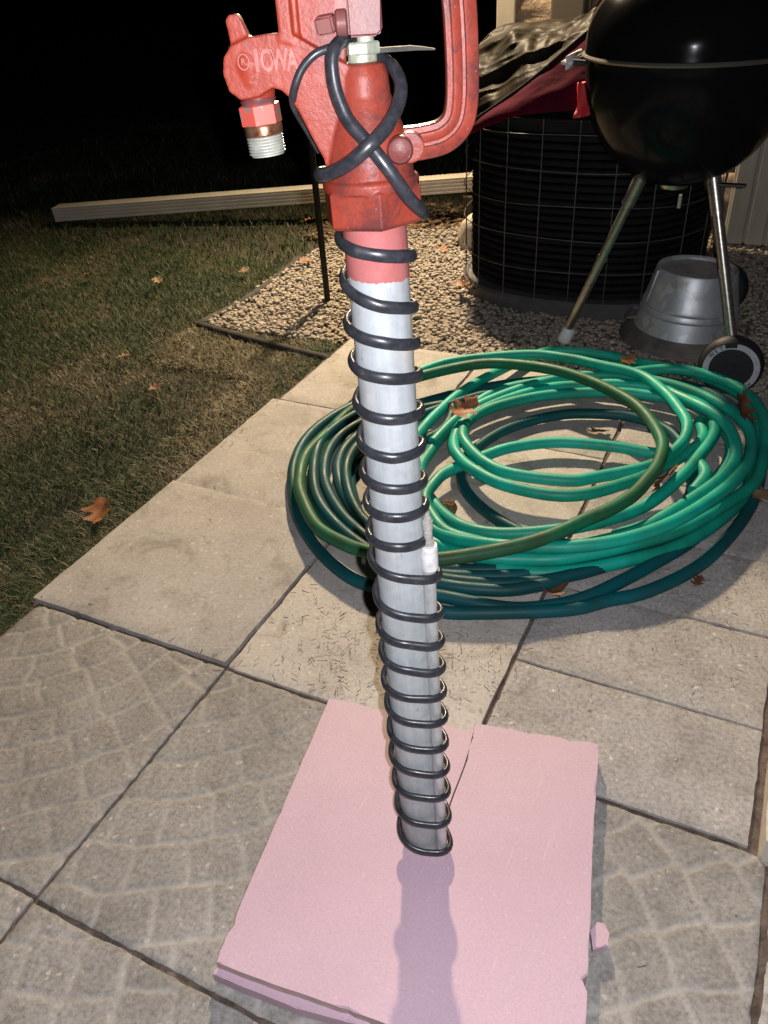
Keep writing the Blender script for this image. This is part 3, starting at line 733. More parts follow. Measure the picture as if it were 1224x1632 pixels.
for k in range(24):
    p = superell(2 * math.pi * (k + 0.35) / 24, 0.369)
    tube('wire', [(p.x, p.y, 0.024), (p.x * 1.003, p.y * 1.003, 0.28), (p.x, p.y, 0.505)], 0.0014, 'grille_wire', ac, 6)
for z in (0.115, 0.205, 0.292, 0.380, 0.468):
    pth = [superell(2 * math.pi * k / 90, 0.3715) + Vector((0, 0, z + 0.002 * math.sin(k * 0.3 + z * 40))) for k in range(91)]
    tube('wire', pth, 0.0013, 'grille_wire', ac, 6, False)

# ---- crumpled grill cover thrown over the unit: burgundy lining turned out, brown outside above
cover = empty('grill_cover', (ACX, ACY, 0.58)); tag(cover, 'crumpled brown cover with burgundy lining thrown over the unit', 'cover')
B = [(0.160, None, 0.428), (0.195, None, 0.440), (0.235, None, 0.458), (0.295, None, 0.485), (0.371, None, 0.512), (0.485, None, 0.527), (0.560, None, 0.535), (0.645, None, 0.54), (0.72, None, 0.56), (0.79, None, 0.57)]
E_ = [(0.130, 1.27, 0.452), (0.192, 1.212, 0.468), (0.245, 1.20, 0.498), (0.301, 1.192, 0.532), (0.384, 1.19, 0.587), (0.456, 1.215, 0.645), (0.537, 1.25, 0.709), (0.60, 1.30, 0.746), (0.68, 1.34, 0.77), (0.78, 1.36, 0.70)]
T_ = [(0.085, 1.36, 0.47), (0.090, 1.42, 0.560), (0.125, 1.50, 0.630), (0.175, 1.56, 0.672), (0.29, 1.58, 0.680), (0.40, 1.58, 0.690), (0.50, 1.58, 0.722), (0.60, 1.60, 0.745), (0.70, 1.60, 0.74), (0.80, 1.58, 0.66)]
K_ = [(0.085, 1.45, 0.44), (0.10, 1.56, 0.50), (0.13, 1.68, 0.54), (0.20, 1.76, 0.57), (0.30, 1.82, 0.585), (0.42, 1.84, 0.59), (0.52, 1.84, 0.59), (0.62, 1.84, 0.59), (0.72, 1.80, 0.585), (0.82, 1.74, 0.56)]
Bc = catmull([(x, ac_front(x, 0.375) - 0.012, z) for x, _, z in B], 20); Ec = catmull(E_, 20); Tc = catmull(T_, 20); Kc = catmull(K_, 20)
def loft(name, A, Bv, n, bulge, amp, mat, seed, thick=0.002):
    V = []; m_ = len(A)
    for j in range(n + 1):
        t = j / n
        for i in range(m_):
            p = A[i] * (1 - t) + Bv[i] * t
            k = math.sin(math.pi * t)
            p = p + np.array(bulge) * k
            fold = mnoise.noise(Vector((p[0] * 9 + seed, p[1] * 5 + p[2] * 14, seed))) + 0.6 * mnoise.noise(Vector((p[0] * 20 + p[2] * 16, p[1] * 10, seed + 5)))
            q3 = Vector((p[0] * 9 - p[2] * 17, p[1] * 7 + p[2] * 6, seed + 2)); fold2 = 0.9 - abs(mnoise.noise(q3)) * 2.2 + 0.8 * (0.4 - abs(mnoise.noise(q3 * 2.1)))
            w = amp * k ** 0.7
            p = p + np.array((0.25 * fold, -0.8 * fold - 0.5 * fold2, 0.7 * fold + 0.5 * fold2)) * w
            V.append(p)
    F = [(j * m_ + i, j * m_ + i + 1, (j + 1) * m_ + i + 1, (j + 1) * m_ + i) for j in range(n) for i in range(m_ - 1)]
    o = mesh(name, V, F, mat, None, True)
    sm = o.modifiers.new('solid', 'SOLIDIFY'); sm.thickness = thick; sm.offset = -1
    evaluated(o); o.parent = cover; o.matrix_parent_inverse = Matrix.Translation((-ACX, -ACY, -0.58)); return o
loft('lining', Bc, [e + np.array((0, -0.004, 0.0)) for e in Ec], 26, (0, -0.012, 0), 0.006, 'burgundy_lining', 3.0)
loft('outer_cloth', Ec, Tc, 110, (0, -0.015, 0.015), 0.030, 'brown_tarp', 8.0)
loft('rear_cloth', Tc, Kc, 30, (0, 0.02, 0.02), 0.02, 'brown_tarp', 12.0)
hem = [Vector(p) + Vector((0, -0.008, 0.0)) for p in Ec]
o = tube('hem', hem, 0.0045, 'black_louvre', None, 8); o.parent = cover; o.matrix_parent_inverse = Matrix.Translation((-ACX, -ACY, -0.58))

# ---- kettle grill
KX, KY, KZ, KR = 0.803, 0.93, 0.674, 0.218
ket = empty('kettle_grill', (KX, KY, 0)); tag(ket, 'black kettle charcoal grill on metal tube legs with one wheel showing', 'grill')
bowl = []
for i in range(22):
    a = math.pi / 2 * i / 21; bowl.append((max(0.004, KR * math.sin(a) ** 0.95), KZ - 0.258 * math.cos(a)))
lathe('bowl', bowl + [(KR + 0.002, KZ + 0.004)], 'black_enamel', ket, 96)
lathe('bowl_lip', [(KR - 0.004, KZ + 0.003), (KR + 0.006, KZ + 0.002), (KR + 0.0085, KZ + 0.006), (KR + 0.006, KZ + 0.010), (KR - 0.004, KZ + 0.0105)], 'rim_metal', ket, 96)
lid = []
for i in range(22):
    a = math.pi / 2 * i / 21; lid.append((max(0.003, (KR + 0.003) * math.cos(a) ** 0.9), KZ + 0.0112 + 0.012 + 0.155 * math.sin(a)))
lathe('lid', [(KR + 0.004, KZ + 0.0112)] + lid, 'black_enamel', ket, 96)
tube('lid_handle', catmull([(-0.05, 0, KZ + 0.165), (-0.045, 0, KZ + 0.205), (0.045, 0, KZ + 0.205), (0.05, 0, KZ + 0.165)], 6), 0.009, 'black_metal', ket, 10)
# side handle at the left: bracket and grip
th = math.atan2(0.00, -1.0)
hx = -KR
tube('handle_bracket', [(hx + 0.006, -0.045, KZ - 0.012), (hx - 0.022, -0.045, KZ - 0.010)], 0.006, 'black_metal', ket, 8)
tube('handle_bracket', [(hx + 0.006, 0.045, KZ - 0.012), (hx - 0.022, 0.045, KZ - 0.010)], 0.006, 'black_metal', ket, 8)
bm = bmesh.new(); bm_box(bm, (hx - 0.032, 0, KZ - 0.010), (0.024, 0.14, 0.026)); bmesh.ops.bevel(bm, geom=list(bm.edges), offset=0.010, segments=4, affect='EDGES')
from_bm('side_handle', bm, 'grey_handle', ket, True)
# legs (world feet measured from the grill's middle)
def leg(foot, topv, wheelend=False):
    topv = Vector(topv); foot = Vector(foot); d = foot - topv
    tube('leg_socket', [topv - d * 0.05, topv + d * 0.16], 0.0155, 'leg_metal', ket, 14)
    lg = tube('leg', [topv + d * 0.14, topv + d * 0.5, foot], 0.0115, 'leg_metal', ket, 14)
    tube('collar', [topv + d * 0.47, topv + d * 0.50], 0.0135, 'leg_metal', lg, 14)
    return lg
l1 = leg((-0.222, 0.028, 0.02), (-0.075, 0.005, 0.425))
l2 = leg((0.205, -0.142, 0.085), (0.092, -0.055, 0.430))
l3 = leg((0.125, 0.335, 0.085), (0.060, 0.100, 0.435))
bm = bmesh.new(); bm_lathe(bm, [(0.017, -0.012), (0.019, -0.005), (0.0165, 0.030), (0.012, 0.032)], 20); bm.transform(Matrix.Translation((-0.226, 0.029, 0.0)) @ Matrix.Rotation(R(20), 4, 'Y'))
from_bm('foot_cap', bm, 'white_plastic', ket, True)
tube('axle', [(0.205, -0.142, 0.064), (0.125, 0.335, 0.064)], 0.006, 'leg_metal', ket, 10)
lathe('ash_vent', [(0.0, KZ - 0.266), (0.03, KZ - 0.265), (0.032, KZ - 0.2565)], 'leg_metal', ket, 24, closed=False)
o = box('vent_lever', (0.118, -0.06, KZ - 0.240), (0.075, 0.018, 0.006), 'black_metal', ket, 0.002)
o = box('vent_lever', (0.03, -0.10, KZ - 0.268), (0.008, 0.012, 0.03), 'leg_metal', ket, 0.002)
def wheel(at, ydir, mk):
    w = empty('wheel', at, ket); w.rotation_euler = (R(90), 0, ydir)     # local z points to the viewer's side
    RW = 0.070
    lathe('tyre', [(0.046, -0.018), (0.062, -0.019), (RW - 0.002, -0.012), (RW, 0.0), (RW - 0.002, 0.012), (0.062, 0.019), (0.046, 0.018)], 'black_tyre', w, 56)
    lathe('hub', [(0.048, -0.012), (0.048, 0.0125), (0.030, 0.0135), (0.012, 0.016), (0.010, 0.020), (0.0, 0.020)], 'black_tyre', w, 40, closed=False)
    if mk:
        def arc(a0, a1, r0, r1, nm='white_band'):
            n = 28; V = []
            for k in range(n + 1):
                a = R(a0 + (a1 - a0) * k / n)
                for r in (r0, r1): V.append((r * math.cos(a), r * math.sin(a), 0.0199))
            mesh(nm, V, [(2 * k, 2 * k + 1, 2 * k + 3, 2 * k + 2) if a1 > a0 else (2 * k, 2 * k + 2, 2 * k + 3, 2 * k + 1) for k in range(n)], 'white_wall', w)
        arc(112, 215, 0.0475, 0.0605); arc(-44, 86, 0.0475, 0.0605); arc(86.3, 111.7, 0.0475, 0.0505)
        for ch, a, mt in (('W', 147, 'black_tyre'), ('E', 134, 'black_tyre'), ('T', 121, 'black_tyre'), ('M', -37, 'black_tyre'), ('T', -56, 'white_wall')):
            M = Matrix.Rotation(R(a - 90), 4, 'Z') @ Matrix.Translation((0, 0.054, 0.0207))
            text_mesh('lettering', ch, 0.0135, 0.0003, mt, w, M, 0.9)
    return w
m = NT('white_wall'); v = m.coord('Object'); m.fin(m.ramp(m.noise(v, 90, 4), [(0.3, (0.34, 0.34, 0.37)), (0.7, (0.46, 0.46, 0.49))]), 0.6)
wheel((0.203, -0.150, 0.066), R(4), True)
wheel((0.124, 0.345, 0.066), R(-10), False)

# red cloth scrap behind the grill handle
bm = bmesh.new(); bmesh.ops.create_grid(bm, x_segments=14, y_segments=10, size=0.5)
for v_ in bm.verts:
    x, y = v_.co.x, v_.co.y
    v_.co = Vector((x * 0.10, 0.012 * math.sin(x * 9 + y * 4) + 0.008 * nz(x, y, 4, 2), y * 0.075 + 0.02 * x))
bmesh.ops.solidify(bm, geom=list(bm.faces), thickness=0.002)
o = from_bm('red_cloth', bm, 'red_cloth', None, True); o.location = (0.575, 1.085, 0.565); o.rotation_euler = (R(-12), 0, R(-10))
tag(o, 'bright red cloth scrap hanging behind the grill handle', 'cloth')

# ---- upturned galvanised tub
tub = empty('metal_tub', (0.865, 1.085, 0)); tag(tub, 'upturned galvanised metal tub with ribbed sides under the grill', 'tub')
tub.rotation_euler = (R(-2), R(2), 0); tub.scale = (1.05, 1.05, 1.12)
lathe('body', [(0.128, 0.020), (0.122, 0.045), (0.118, 0.060), (0.1195, 0.064), (0.1165, 0.068), (0.1145, 0.075), (0.116, 0.079), (0.1125, 0.083), (0.104, 0.118), (0.095, 0.156), (0.0925, 0.160), (0.089, 0.158), (0.086, 0.152), (0.0, 0.150)], 'galvanised_tub', tub, 72, closed=False)
lathe('rim', [(0.1275, 0.022), (0.133, 0.016), (0.146, 0.006), (0.154, -0.004), (0.158, -0.003), (0.159, -0.010), (0.150, -0.012)], 'rusty_rim', tub, 72, closed=False)
for s_ in (-1, 1):
    tube('handle', catmull([(s_ * 0.118, -0.035, 0.035), (s_ * 0.142, -0.035, 0.030), (s_ * 0.146, 0, 0.028), (s_ * 0.142, 0.035, 0.030), (s_ * 0.118, 0.035, 0.035)], 5), 0.004, 'rusty_rim', tub, 8)
tube('seam', [(-0.116 * .88, -0.116 * .50, 0.05), (-0.0955 * .88, -0.0955 * .50, 0.154)], 0.0025, 'galvanised_tub', tub, 6)

# ---- black bag slumped beside the tub
bm = bmesh.new(); bmesh.ops.create_icosphere(bm, subdivisions=4, radius=1.0)
for v_ in bm.verts:
    s_ = 1 + 0.25 * mnoise.noise(v_.co * 1.7 + Vector((3, 1, 0))) + 0.12 * (1 - abs(mnoise.noise(v_.co * 4)) * 2)
    v_.co = Vector((v_.co.x * 0.085, v_.co.y * 0.08, v_.co.z * 0.10)) * s_
o = from_bm('plastic_bag', bm, 'black_plastic_bag', None, True); o.location = (1.13, 1.42, 0.085)
tag(o, 'black plastic bag slumped at the right edge beside the tub', 'bag')

# ---- garden hoses
HOSE = {"bright":[[0.624,-0.016,0.03],[0.698,-0.034,0.015],[0.754,-0.042,0.015],[0.842,-0.009,0.015],[0.934,0.055,0.02],[1.004,0.127,0.02],[1.06,0.232,0.02],[1.092,0.341,0.02],[1.101,0.474,0.03],[1.076,0.635,0.035],[1.01,0.73,0.035],[0.921,0.788,0.03],[0.829,0.825,0.02],[0.725,0.853,0.012],[0.614,0.848,0.012],[0.548,0.807,0.015],[0.49,0.64,0.03],[0.448,0.487,0.035],[0.43,0.309,0.03],[0.451,0.17,0.03],[0.499,0.065,0.025],[0.559,-0.008,0.025],[0.624,-0.036,0.025],[0.691,-0.045,0.03],[0.763,-0.024,0.03],[0.832,0.0,0.035],[0.928,0.07,0.04],[0.998,0.143,0.04],[1.055,0.24,0.04],[1.101,0.339,0.045],[1.106,0.491,0.045],[1.09,0.599,0.05],[1.052,0.681,0.05],[0.977,0.74,0.05],[0.884,0.752,0.05],[0.789,0.71,0.045],[0.696,0.675,0.035],[0.604,0.626,0.03],[0.523,0.543,0.03],[0.482,0.411,0.025],[0.476,0.274,0.02],[0.488,0.175,0.02],[0.549,0.099,0.015],[0.627,0.031,0.03],[0.702,0.023,0.035],[0.793,0.06,0.04],[0.869,0.113,0.045],[0.931,0.181,0.05],[0.974,0.288,0.055],[0.993,0.366,0.055],[1.01,0.475,0.055],[0.988,0.571,0.05],[0.941,0.611,0.05],[0.876,0.604,0.05],[0.811,0.6,0.05],[0.745,0.58,0.05],[0.637,0.523,0.05],[0.555,0.438,0.05],[0.525,0.367,0.05],[0.533,0.301,0.055],[0.556,0.261,0.055],[0.613,0.21,0.055],[0.677,0.188,0.055],[0.782,0.202,0.055],[0.831,0.235,0.055],[0.906,0.289,0.06],[0.936,0.326,0.065],[0.959,0.392,0.07],[0.958,0.451,0.075],[0.937,0.504,0.075],[0.891,0.58,0.075],[0.825,0.647,0.075],[0.727,0.668,0.075],[0.654,0.679,0.075],[0.558,0.669,0.075],[0.411,0.583,0.075],[0.346,0.51,0.07],[0.303,0.448,0.06]],"bright2":[[1.002,0.255,0.05],[1.014,0.31,0.055],[0.995,0.356,0.05],[0.959,0.403,0.035],[0.906,0.397,0.03],[0.829,0.395,0.03],[0.719,0.373,0.03],[0.635,0.321,0.03],[0.591,0.265,0.03],[0.547,0.18,0.035],[0.538,0.136,0.035],[0.541,0.081,0.035],[0.572,0.036,0.035],[0.624,-0.012,0.04],[0.695,-0.018,0.04],[0.746,-0.02,0.04],[0.829,0.007,0.05],[0.924,0.082,0.055],[0.989,0.184,0.06],[1.044,0.298,0.065],[1.058,0.377,0.07],[1.04,0.463,0.07],[1.0,0.528,0.07],[0.924,0.598,0.06],[0.869,0.643,0.05],[0.783,0.636,0.05],[0.71,0.614,0.045],[0.64,0.576,0.045],[0.576,0.502,0.045],[0.538,0.423,0.05],[0.516,0.346,0.05],[0.521,0.289,0.05],[0.541,0.234,0.055],[0.572,0.198,0.055],[0.612,0.165,0.06],[0.675,0.14,0.06],[0.764,0.138,0.06],[0.826,0.164,0.06],[0.887,0.227,0.06],[0.92,0.28,0.055],[0.962,0.368,0.05],[0.99,0.477,0.035],[0.973,0.563,0.03]],"bright3":[[0.473,0.283,0.03],[0.494,0.396,0.04],[0.551,0.506,0.045],[0.638,0.606,0.05],[0.742,0.658,0.055],[0.868,0.657,0.06],[0.98,0.614,0.06],[1.058,0.532,0.06],[1.083,0.444,0.055],[1.073,0.32,0.065],[1.028,0.187,0.075],[0.967,0.081,0.078],[0.889,0.01,0.075],[0.795,-0.028,0.068],[0.699,-0.037,0.055],[0.608,-0.013,0.035],[0.536,0.046,0.025],[0.486,0.154,0.025],[0.47,0.289,0.015],[0.495,0.432,0.012],[0.569,0.546,0.012],[0.664,0.63,0.012],[0.796,0.693,0.015],[0.928,0.658,0.02],[1.019,0.561,0.025],[1.049,0.451,0.025],[1.024,0.329,0.02],[0.965,0.205,0.015],[0.893,0.118,0.012]],"olive":[[0.273,0.419,0.02],[0.243,0.335,0.025],[0.255,0.207,0.045],[0.258,0.118,0.045],[0.293,0.032,0.045],[0.331,-0.021,0.045],[0.401,-0.088,0.045],[0.475,-0.119,0.05],[0.525,-0.129,0.055],[0.588,-0.129,0.06],[0.652,-0.121,0.07],[0.745,-0.069,0.08],[0.806,-0.016,0.085],[0.852,0.045,0.09],[0.878,0.081,0.09],[0.908,0.14,0.09],[0.924,0.204,0.09],[0.932,0.258,0.09],[0.929,0.326,0.09],[0.91,0.38,0.09],[0.873,0.444,0.09],[0.829,0.492,0.09],[0.749,0.544,0.09],[0.658,0.577,0.09],[0.555,0.588,0.085],[0.464,0.568,0.08],[0.361,0.477,0.075],[0.309,0.417,0.06],[0.263,0.315,0.05],[0.254,0.227,0.04],[0.272,0.146,0.035],[0.298,0.075,0.03],[0.339,0.011,0.02],[0.393,-0.033,0.012],[0.461,-0.075,0.012]],"dark":[[0.228,0.389,0.022],[0.226,0.376,0.022],[0.209,0.322,0.022],[0.2,0.252,0.022],[0.208,0.18,0.022],[0.235,0.102,0.022],[0.269,0.043,0.02],[0.327,-0.04,0.02],[0.41,-0.111,0.014],[0.491,-0.156,0.014],[0.553,-0.167,0.014],[0.611,-0.159,0.014],[0.661,-0.147,0.014],[0.772,-0.134,0.014],[0.836,-0.104,0.014],[0.886,-0.061,0.014],[0.937,0.011,0.014],[0.984,0.088,0.014],[1.018,0.15,0.014],[1.066,0.272,0.014],[1.088,0.398,0.014],[1.084,0.511,0.02],[1.049,0.639,0.02],[0.959,0.727,0.02],[0.842,0.757,0.012],[0.717,0.72,0.012],[0.595,0.658,0.018],[0.469,0.566,0.018],[0.39,0.447,0.03],[0.311,0.343,0.03],[0.277,0.265,0.03],[0.278,0.184,0.03],[0.31,0.099,0.03],[0.353,0.04,0.026],[0.422,-0.023,0.026],[0.496,-0.062,0.02],[0.568,-0.091,0.014],[0.641,-0.097,0.014],[0.747,-0.058,0.014],[0.833,0.005,0.014],[0.923,0.081,0.014],[0.972,0.168,0.014],[0.996,0.294,0.014],[0.978,0.418,0.014],[0.925,0.519,0.014],[0.846,0.557,0.014],[0.764,0.549,0.014],[0.681,0.513,0.014],[0.601,0.427,0.014],[0.56,0.324,0.014],[0.558,0.236,0.014],[0.588,0.167,0.014],[0.65,0.11,0.014],[0.734,0.069,0.014],[0.817,0.062,0.014],[0.877,0.053,0.014],[0.84,-0.024,0.014],[0.795,-0.07,0.014],[0.741,-0.1,0.014],[0.65,-0.119,0.014],[0.576,-0.105,0.03],[0.474,-0.03,0.03],[0.425,0.005,0.03],[0.375,0.054,0.03],[0.331,0.119,0.03],[0.309,0.187,0.03],[0.31,0.257,0.03],[0.329,0.338,0.03],[0.401,0.419,0.03],[0.453,0.444,0.03],[0.46,0.35,0.014],[0.39,0.239,0.014],[0.347,0.17,0.014],[0.367,0.102,0.014],[0.445,-0.005,0.014],[0.514,-0.08,0.014],[0.601,-0.163,0.014],[0.675,-0.181,0.014],[0.754,-0.154,0.014],[0.866,-0.101,0.014],[0.917,-0.058,0.014],[0.974,-0.01,0.014],[1.039,0.084,0.014],[1.08,0.196,0.014],[1.104,0.309,0.014],[1.109,0.42,0.014],[1.1,0.541,0.014]],"dark2":[[0.279,0.331,0.045],[0.26,0.255,0.045],[0.26,0.178,0.045],[0.291,0.093,0.04],[0.342,0.012,0.035],[0.407,-0.043,0.03],[0.485,-0.083,0.025],[0.577,-0.11,0.02],[0.668,-0.104,0.016],[0.768,-0.073,0.016],[0.858,-0.011,0.016],[0.935,0.073,0.016],[1.001,0.182,0.016],[1.05,0.311,0.016],[1.06,0.442,0.018],[1.032,0.561,0.02],[0.956,0.642,0.025],[0.841,0.671,0.03],[0.712,0.67,0.03],[0.593,0.612,0.03],[0.49,0.508,0.03],[0.424,0.402,0.035],[0.365,0.296,0.04],[0.341,0.208,0.045],[0.353,0.12,0.045],[0.4,0.038,0.04],[0.461,-0.022,0.03],[0.538,-0.063,0.02],[0.625,-0.083,0.014],[0.727,-0.048,0.014]]}
def hose(key, name, mat, r, label, group, ends):
    pth = [Vector(p) for p in catmull(HOSE[key], 7)]
    # settle: keep strands on or above the paving
    for p in pth: p.z = max(p.z, r + 0.003)
    root = empty(name, (pth[0].x, pth[0].y, 0)); tag(root, label, 'hose', group)
    loc = [p - root.location for p in pth]
    tube('hose_line', loc, r, mat, root, 14)
    for e in ends:
        p = loc[0] if e == 0 else loc[-1]; q = loc[1] if e == 0 else loc[-2]
        d = (p - q).normalized()
        tube('collar', [p - d * 0.004, p + d * 0.010], r * 1.12, 'black_metal', root, 16)
        tube('coupling', [p + d * 0.010, p + d * 0.018, p + d * 0.0182, p + d * 0.032], (lambda t: r * (1.2 if t < 0.5 else 0.95)), 'brass', root, 16)
hose('dark', 'garden_hose', 'hose_dark', 0.0114, 'dark teal garden hose forming the lowest outer loops of the pile', 'hoses coiled in one pile', [0])
hose('bright', 'garden_hose', 'hose_green', 0.0118, 'bright green garden hose coiled in many wide loops on the patio', 'hoses coiled in one pile', [])
hose('bright2', 'garden_hose', 'hose_green', 0.0118, 'bright green hose whose loops cross the middle of the pile', 'hoses coiled in one pile', [])
hose('bright3', 'garden_hose', 'hose_green', 0.0116, 'bright green hose making two tight loops along the right of the pile', 'hoses coiled in one pile', [])
hose('dark2', 'garden_hose', 'hose_dark', 0.0110, 'dark teal hose whose inner strands bunch left of the pipe', 'hoses coiled in one pile', [])
hose('olive', 'garden_hose', 'hose_olive', 0.0124, 'weathered olive green hose arching over the top of the pile', 'hoses coiled in one pile', [])

# ---- round seed pod inside the hose loop
bm = bmesh.new(); bmesh.ops.create_icosphere(bm, subdivisions=4, radius=0.017)
for v_ in bm.verts:
    d = v_.co.normalized(); v_.co += d * 0.003 * max(0, mnoise.noise(d * 9)) * 2
o = from_bm('seed_pod', bm, 'seed_pod'); o.location = (0.583, 0.09, 0.012); o.location.z = 0.016
tag(o, 'round brown seed pod on the paver inside the hose loops', 'seed pod')

# ---- pink foam boards
fb = empty('foam_board', (0.84, -0.60, 0)); tag(fb, 'cracked pink insulation foam board under the hydrant pipe', 'foam board')
def foam(name, pts, ztop, t, parent, org, rough=0.0010, mat='pink_foam'):
    n = len(pts); P2 = []
    for i in range(n):
        a = np.array(pts[i][:2]); b = np.array(pts[(i + 1) % n][:2]); k = max(1, int(np.linalg.norm(b - a) / 0.007))
        for s_ in range(k):
            q = a + (b - a) * s_ / k
            nk = 0.0050 * max(0.0, nz(q[0], q[1], 42, 11) - 0.36) * 4
            q = q + (np.array(org) - q) / max(1e-6, np.linalg.norm(np.array(org) - q)) * nk
            P2.append((q[0] + rough * nz(q[0], q[1], 35, 3) - org[0], q[1] + rough * nz(q[0], q[1], 35, 8) - org[1]))
    bm = fill_poly(P2, ztop, t)
    top_e = [e for e in bm.edges if all(abs(v_.co.z - ztop) < 1e-6 for v_ in e.verts)]
    bmesh.ops.bevel(bm, geom=top_e, offset=0.0014, segments=2, affect='EDGES')
    return from_bm(name, bm, mat, parent)
bd = foam('board', [[0.606,-0.423,0.03],[0.713,-0.409,0.03],[0.818,-0.4,0.03],[0.822,-0.446,0.03],[0.827,-0.525,0.03],[0.829,-0.523,0.03],[0.824,-0.446,0.03],[0.813,-0.386,0.03],[0.89,-0.371,0.03],[0.974,-0.354,0.03],[0.987,-0.427,0.03],[1.003,-0.512,0.03],[1.016,-0.571,0.03],[1.028,-0.632,0.03],[1.04,-0.693,0.03],[1.053,-0.75,0.03],[0.983,-0.779,0.03],[0.91,-0.771,0.03],[0.85,-0.774,0.03],[0.796,-0.78,0.03],[0.734,-0.788,0.03],[0.669,-0.793,0.03],[0.666,-0.782,0.03],[0.644,-0.645,0.03]], 0.030, 0.027, fb, (0.84, -0.60))
bd.data.materials.append(MATS['foam_dirty_edge'])
for p in bd.data.polygons:
    if abs(p.normal.z) < 0.3: p.material_index = 1
o = empty('foam_strip', (0.75, -0.79, 0)); tag(o, 'narrow pink foam strip along the front left edge of the board', 'foam strip')
foam('strip', [[0.667,-0.801,0.017],[0.667,-0.793,0.017],[0.758,-0.782,0.017],[0.839,-0.764,0.017],[0.844,-0.779,0.017],[0.766,-0.794,0.017]], 0.0175, 0.0165, o, (0.75, -0.79))
o = empty('foam_chip', (1.035, -0.59, 0)); tag(o, 'small pale pink foam chip right of the board', 'foam chip')
foam('chip', [[1.021,-0.592,0.012],[1.025,-0.579,0.012],[1.033,-0.578,0.012],[1.041,-0.587,0.012],[1.043,-0.601,0.012],[1.03,-0.61,0.012]], 0.014, 0.010, o, (1.035, -0.59), 0.002)

# ---- fallen oak leaves
def leaf_mesh(seed, Ln):
    rr = random.Random(seed); n = 26; V = []; F = []
    ph = rr.uniform(0, 1); tw = rr.uniform(-0.6, 0.6); curl = rr.uniform(0.5, 1.5); cup = rr.uniform(0.3, 1.1)
    for i in range(n + 1):
        t = i / n
        env = math.sin(math.pi * min(1, t ** 0.8 * 1.02)) ** 0.7 * 0.36
        lob = 0.5 + 0.5 * math.cos(2 * math.pi * (3.6 * t + ph))
        wl = env * (0.32 + 0.68 * lob) + 0.012; wr = env * (0.32 + 0.68 * (0.5 + 0.5 * math.cos(2 * math.pi * (3.6 * t + ph + 0.18)))) + 0.012
        if t < 0.14: wl = wr = 0.014
        cz = 0.22 * curl * (t - 0.45) ** 2 + 0.03 * math.sin(7 * t + seed)
        for j in range(-3, 4):
            w = (wl if j < 0 else wr) * j / 3
            sh = abs(w) * 0.30                                          # lobes sweep forward
            V.append(((t + sh * 0.6 - 0.5) * Ln, w * Ln, (cz + cup * w * w * 1.3 + tw * w * (t - 0.5) * 0.6 + 0.02 * math.sin(17 * w + 9 * t)) * Ln))
    for i in range(n):
        for j in range(6):
            a = i * 7 + j; F.append((a, a + 7, a + 8, a + 1))
    me = bpy.data.meshes.new('oak_leaf'); me.from_pydata(V, [], F); me.update()
    me.polygons.foreach_set('use_smooth', [True] * len(F)); return me
LV = {"a":[0.516,0.357,0.075],"b":[0.778,0.478,0.004],"c":[0.776,0.777,0.04],"d":[0.953,0.237,0.075],"e":[1.051,0.548,0.075],"f":[1.115,0.308,0.03],"g":[-0.079,-0.145,0.01],"h":[-1.1,0.949,0.02],"i":[-0.818,0.981,0.02],"j":[-0.584,1.153,0.02],"k":[-0.429,1.307,0.015],"l":[0.002,1.684,0.02],"m":[0.22,1.165,0.02],"n":[0.458,1.185,0.02],"o":[-0.664,1.731,0.02],"p":[0.189,1.195,0.02],"q":[0.004,1.498,0.015],"r":[0.925,0.278,0.05],"s":[1.045,0.051,0.005],"t":[0.828,-0.053,0.005],"u":[1.008,1.365,0.02],"v":[-0.527,0.462,0.015],"w":[-0.317,0.334,0.015]}
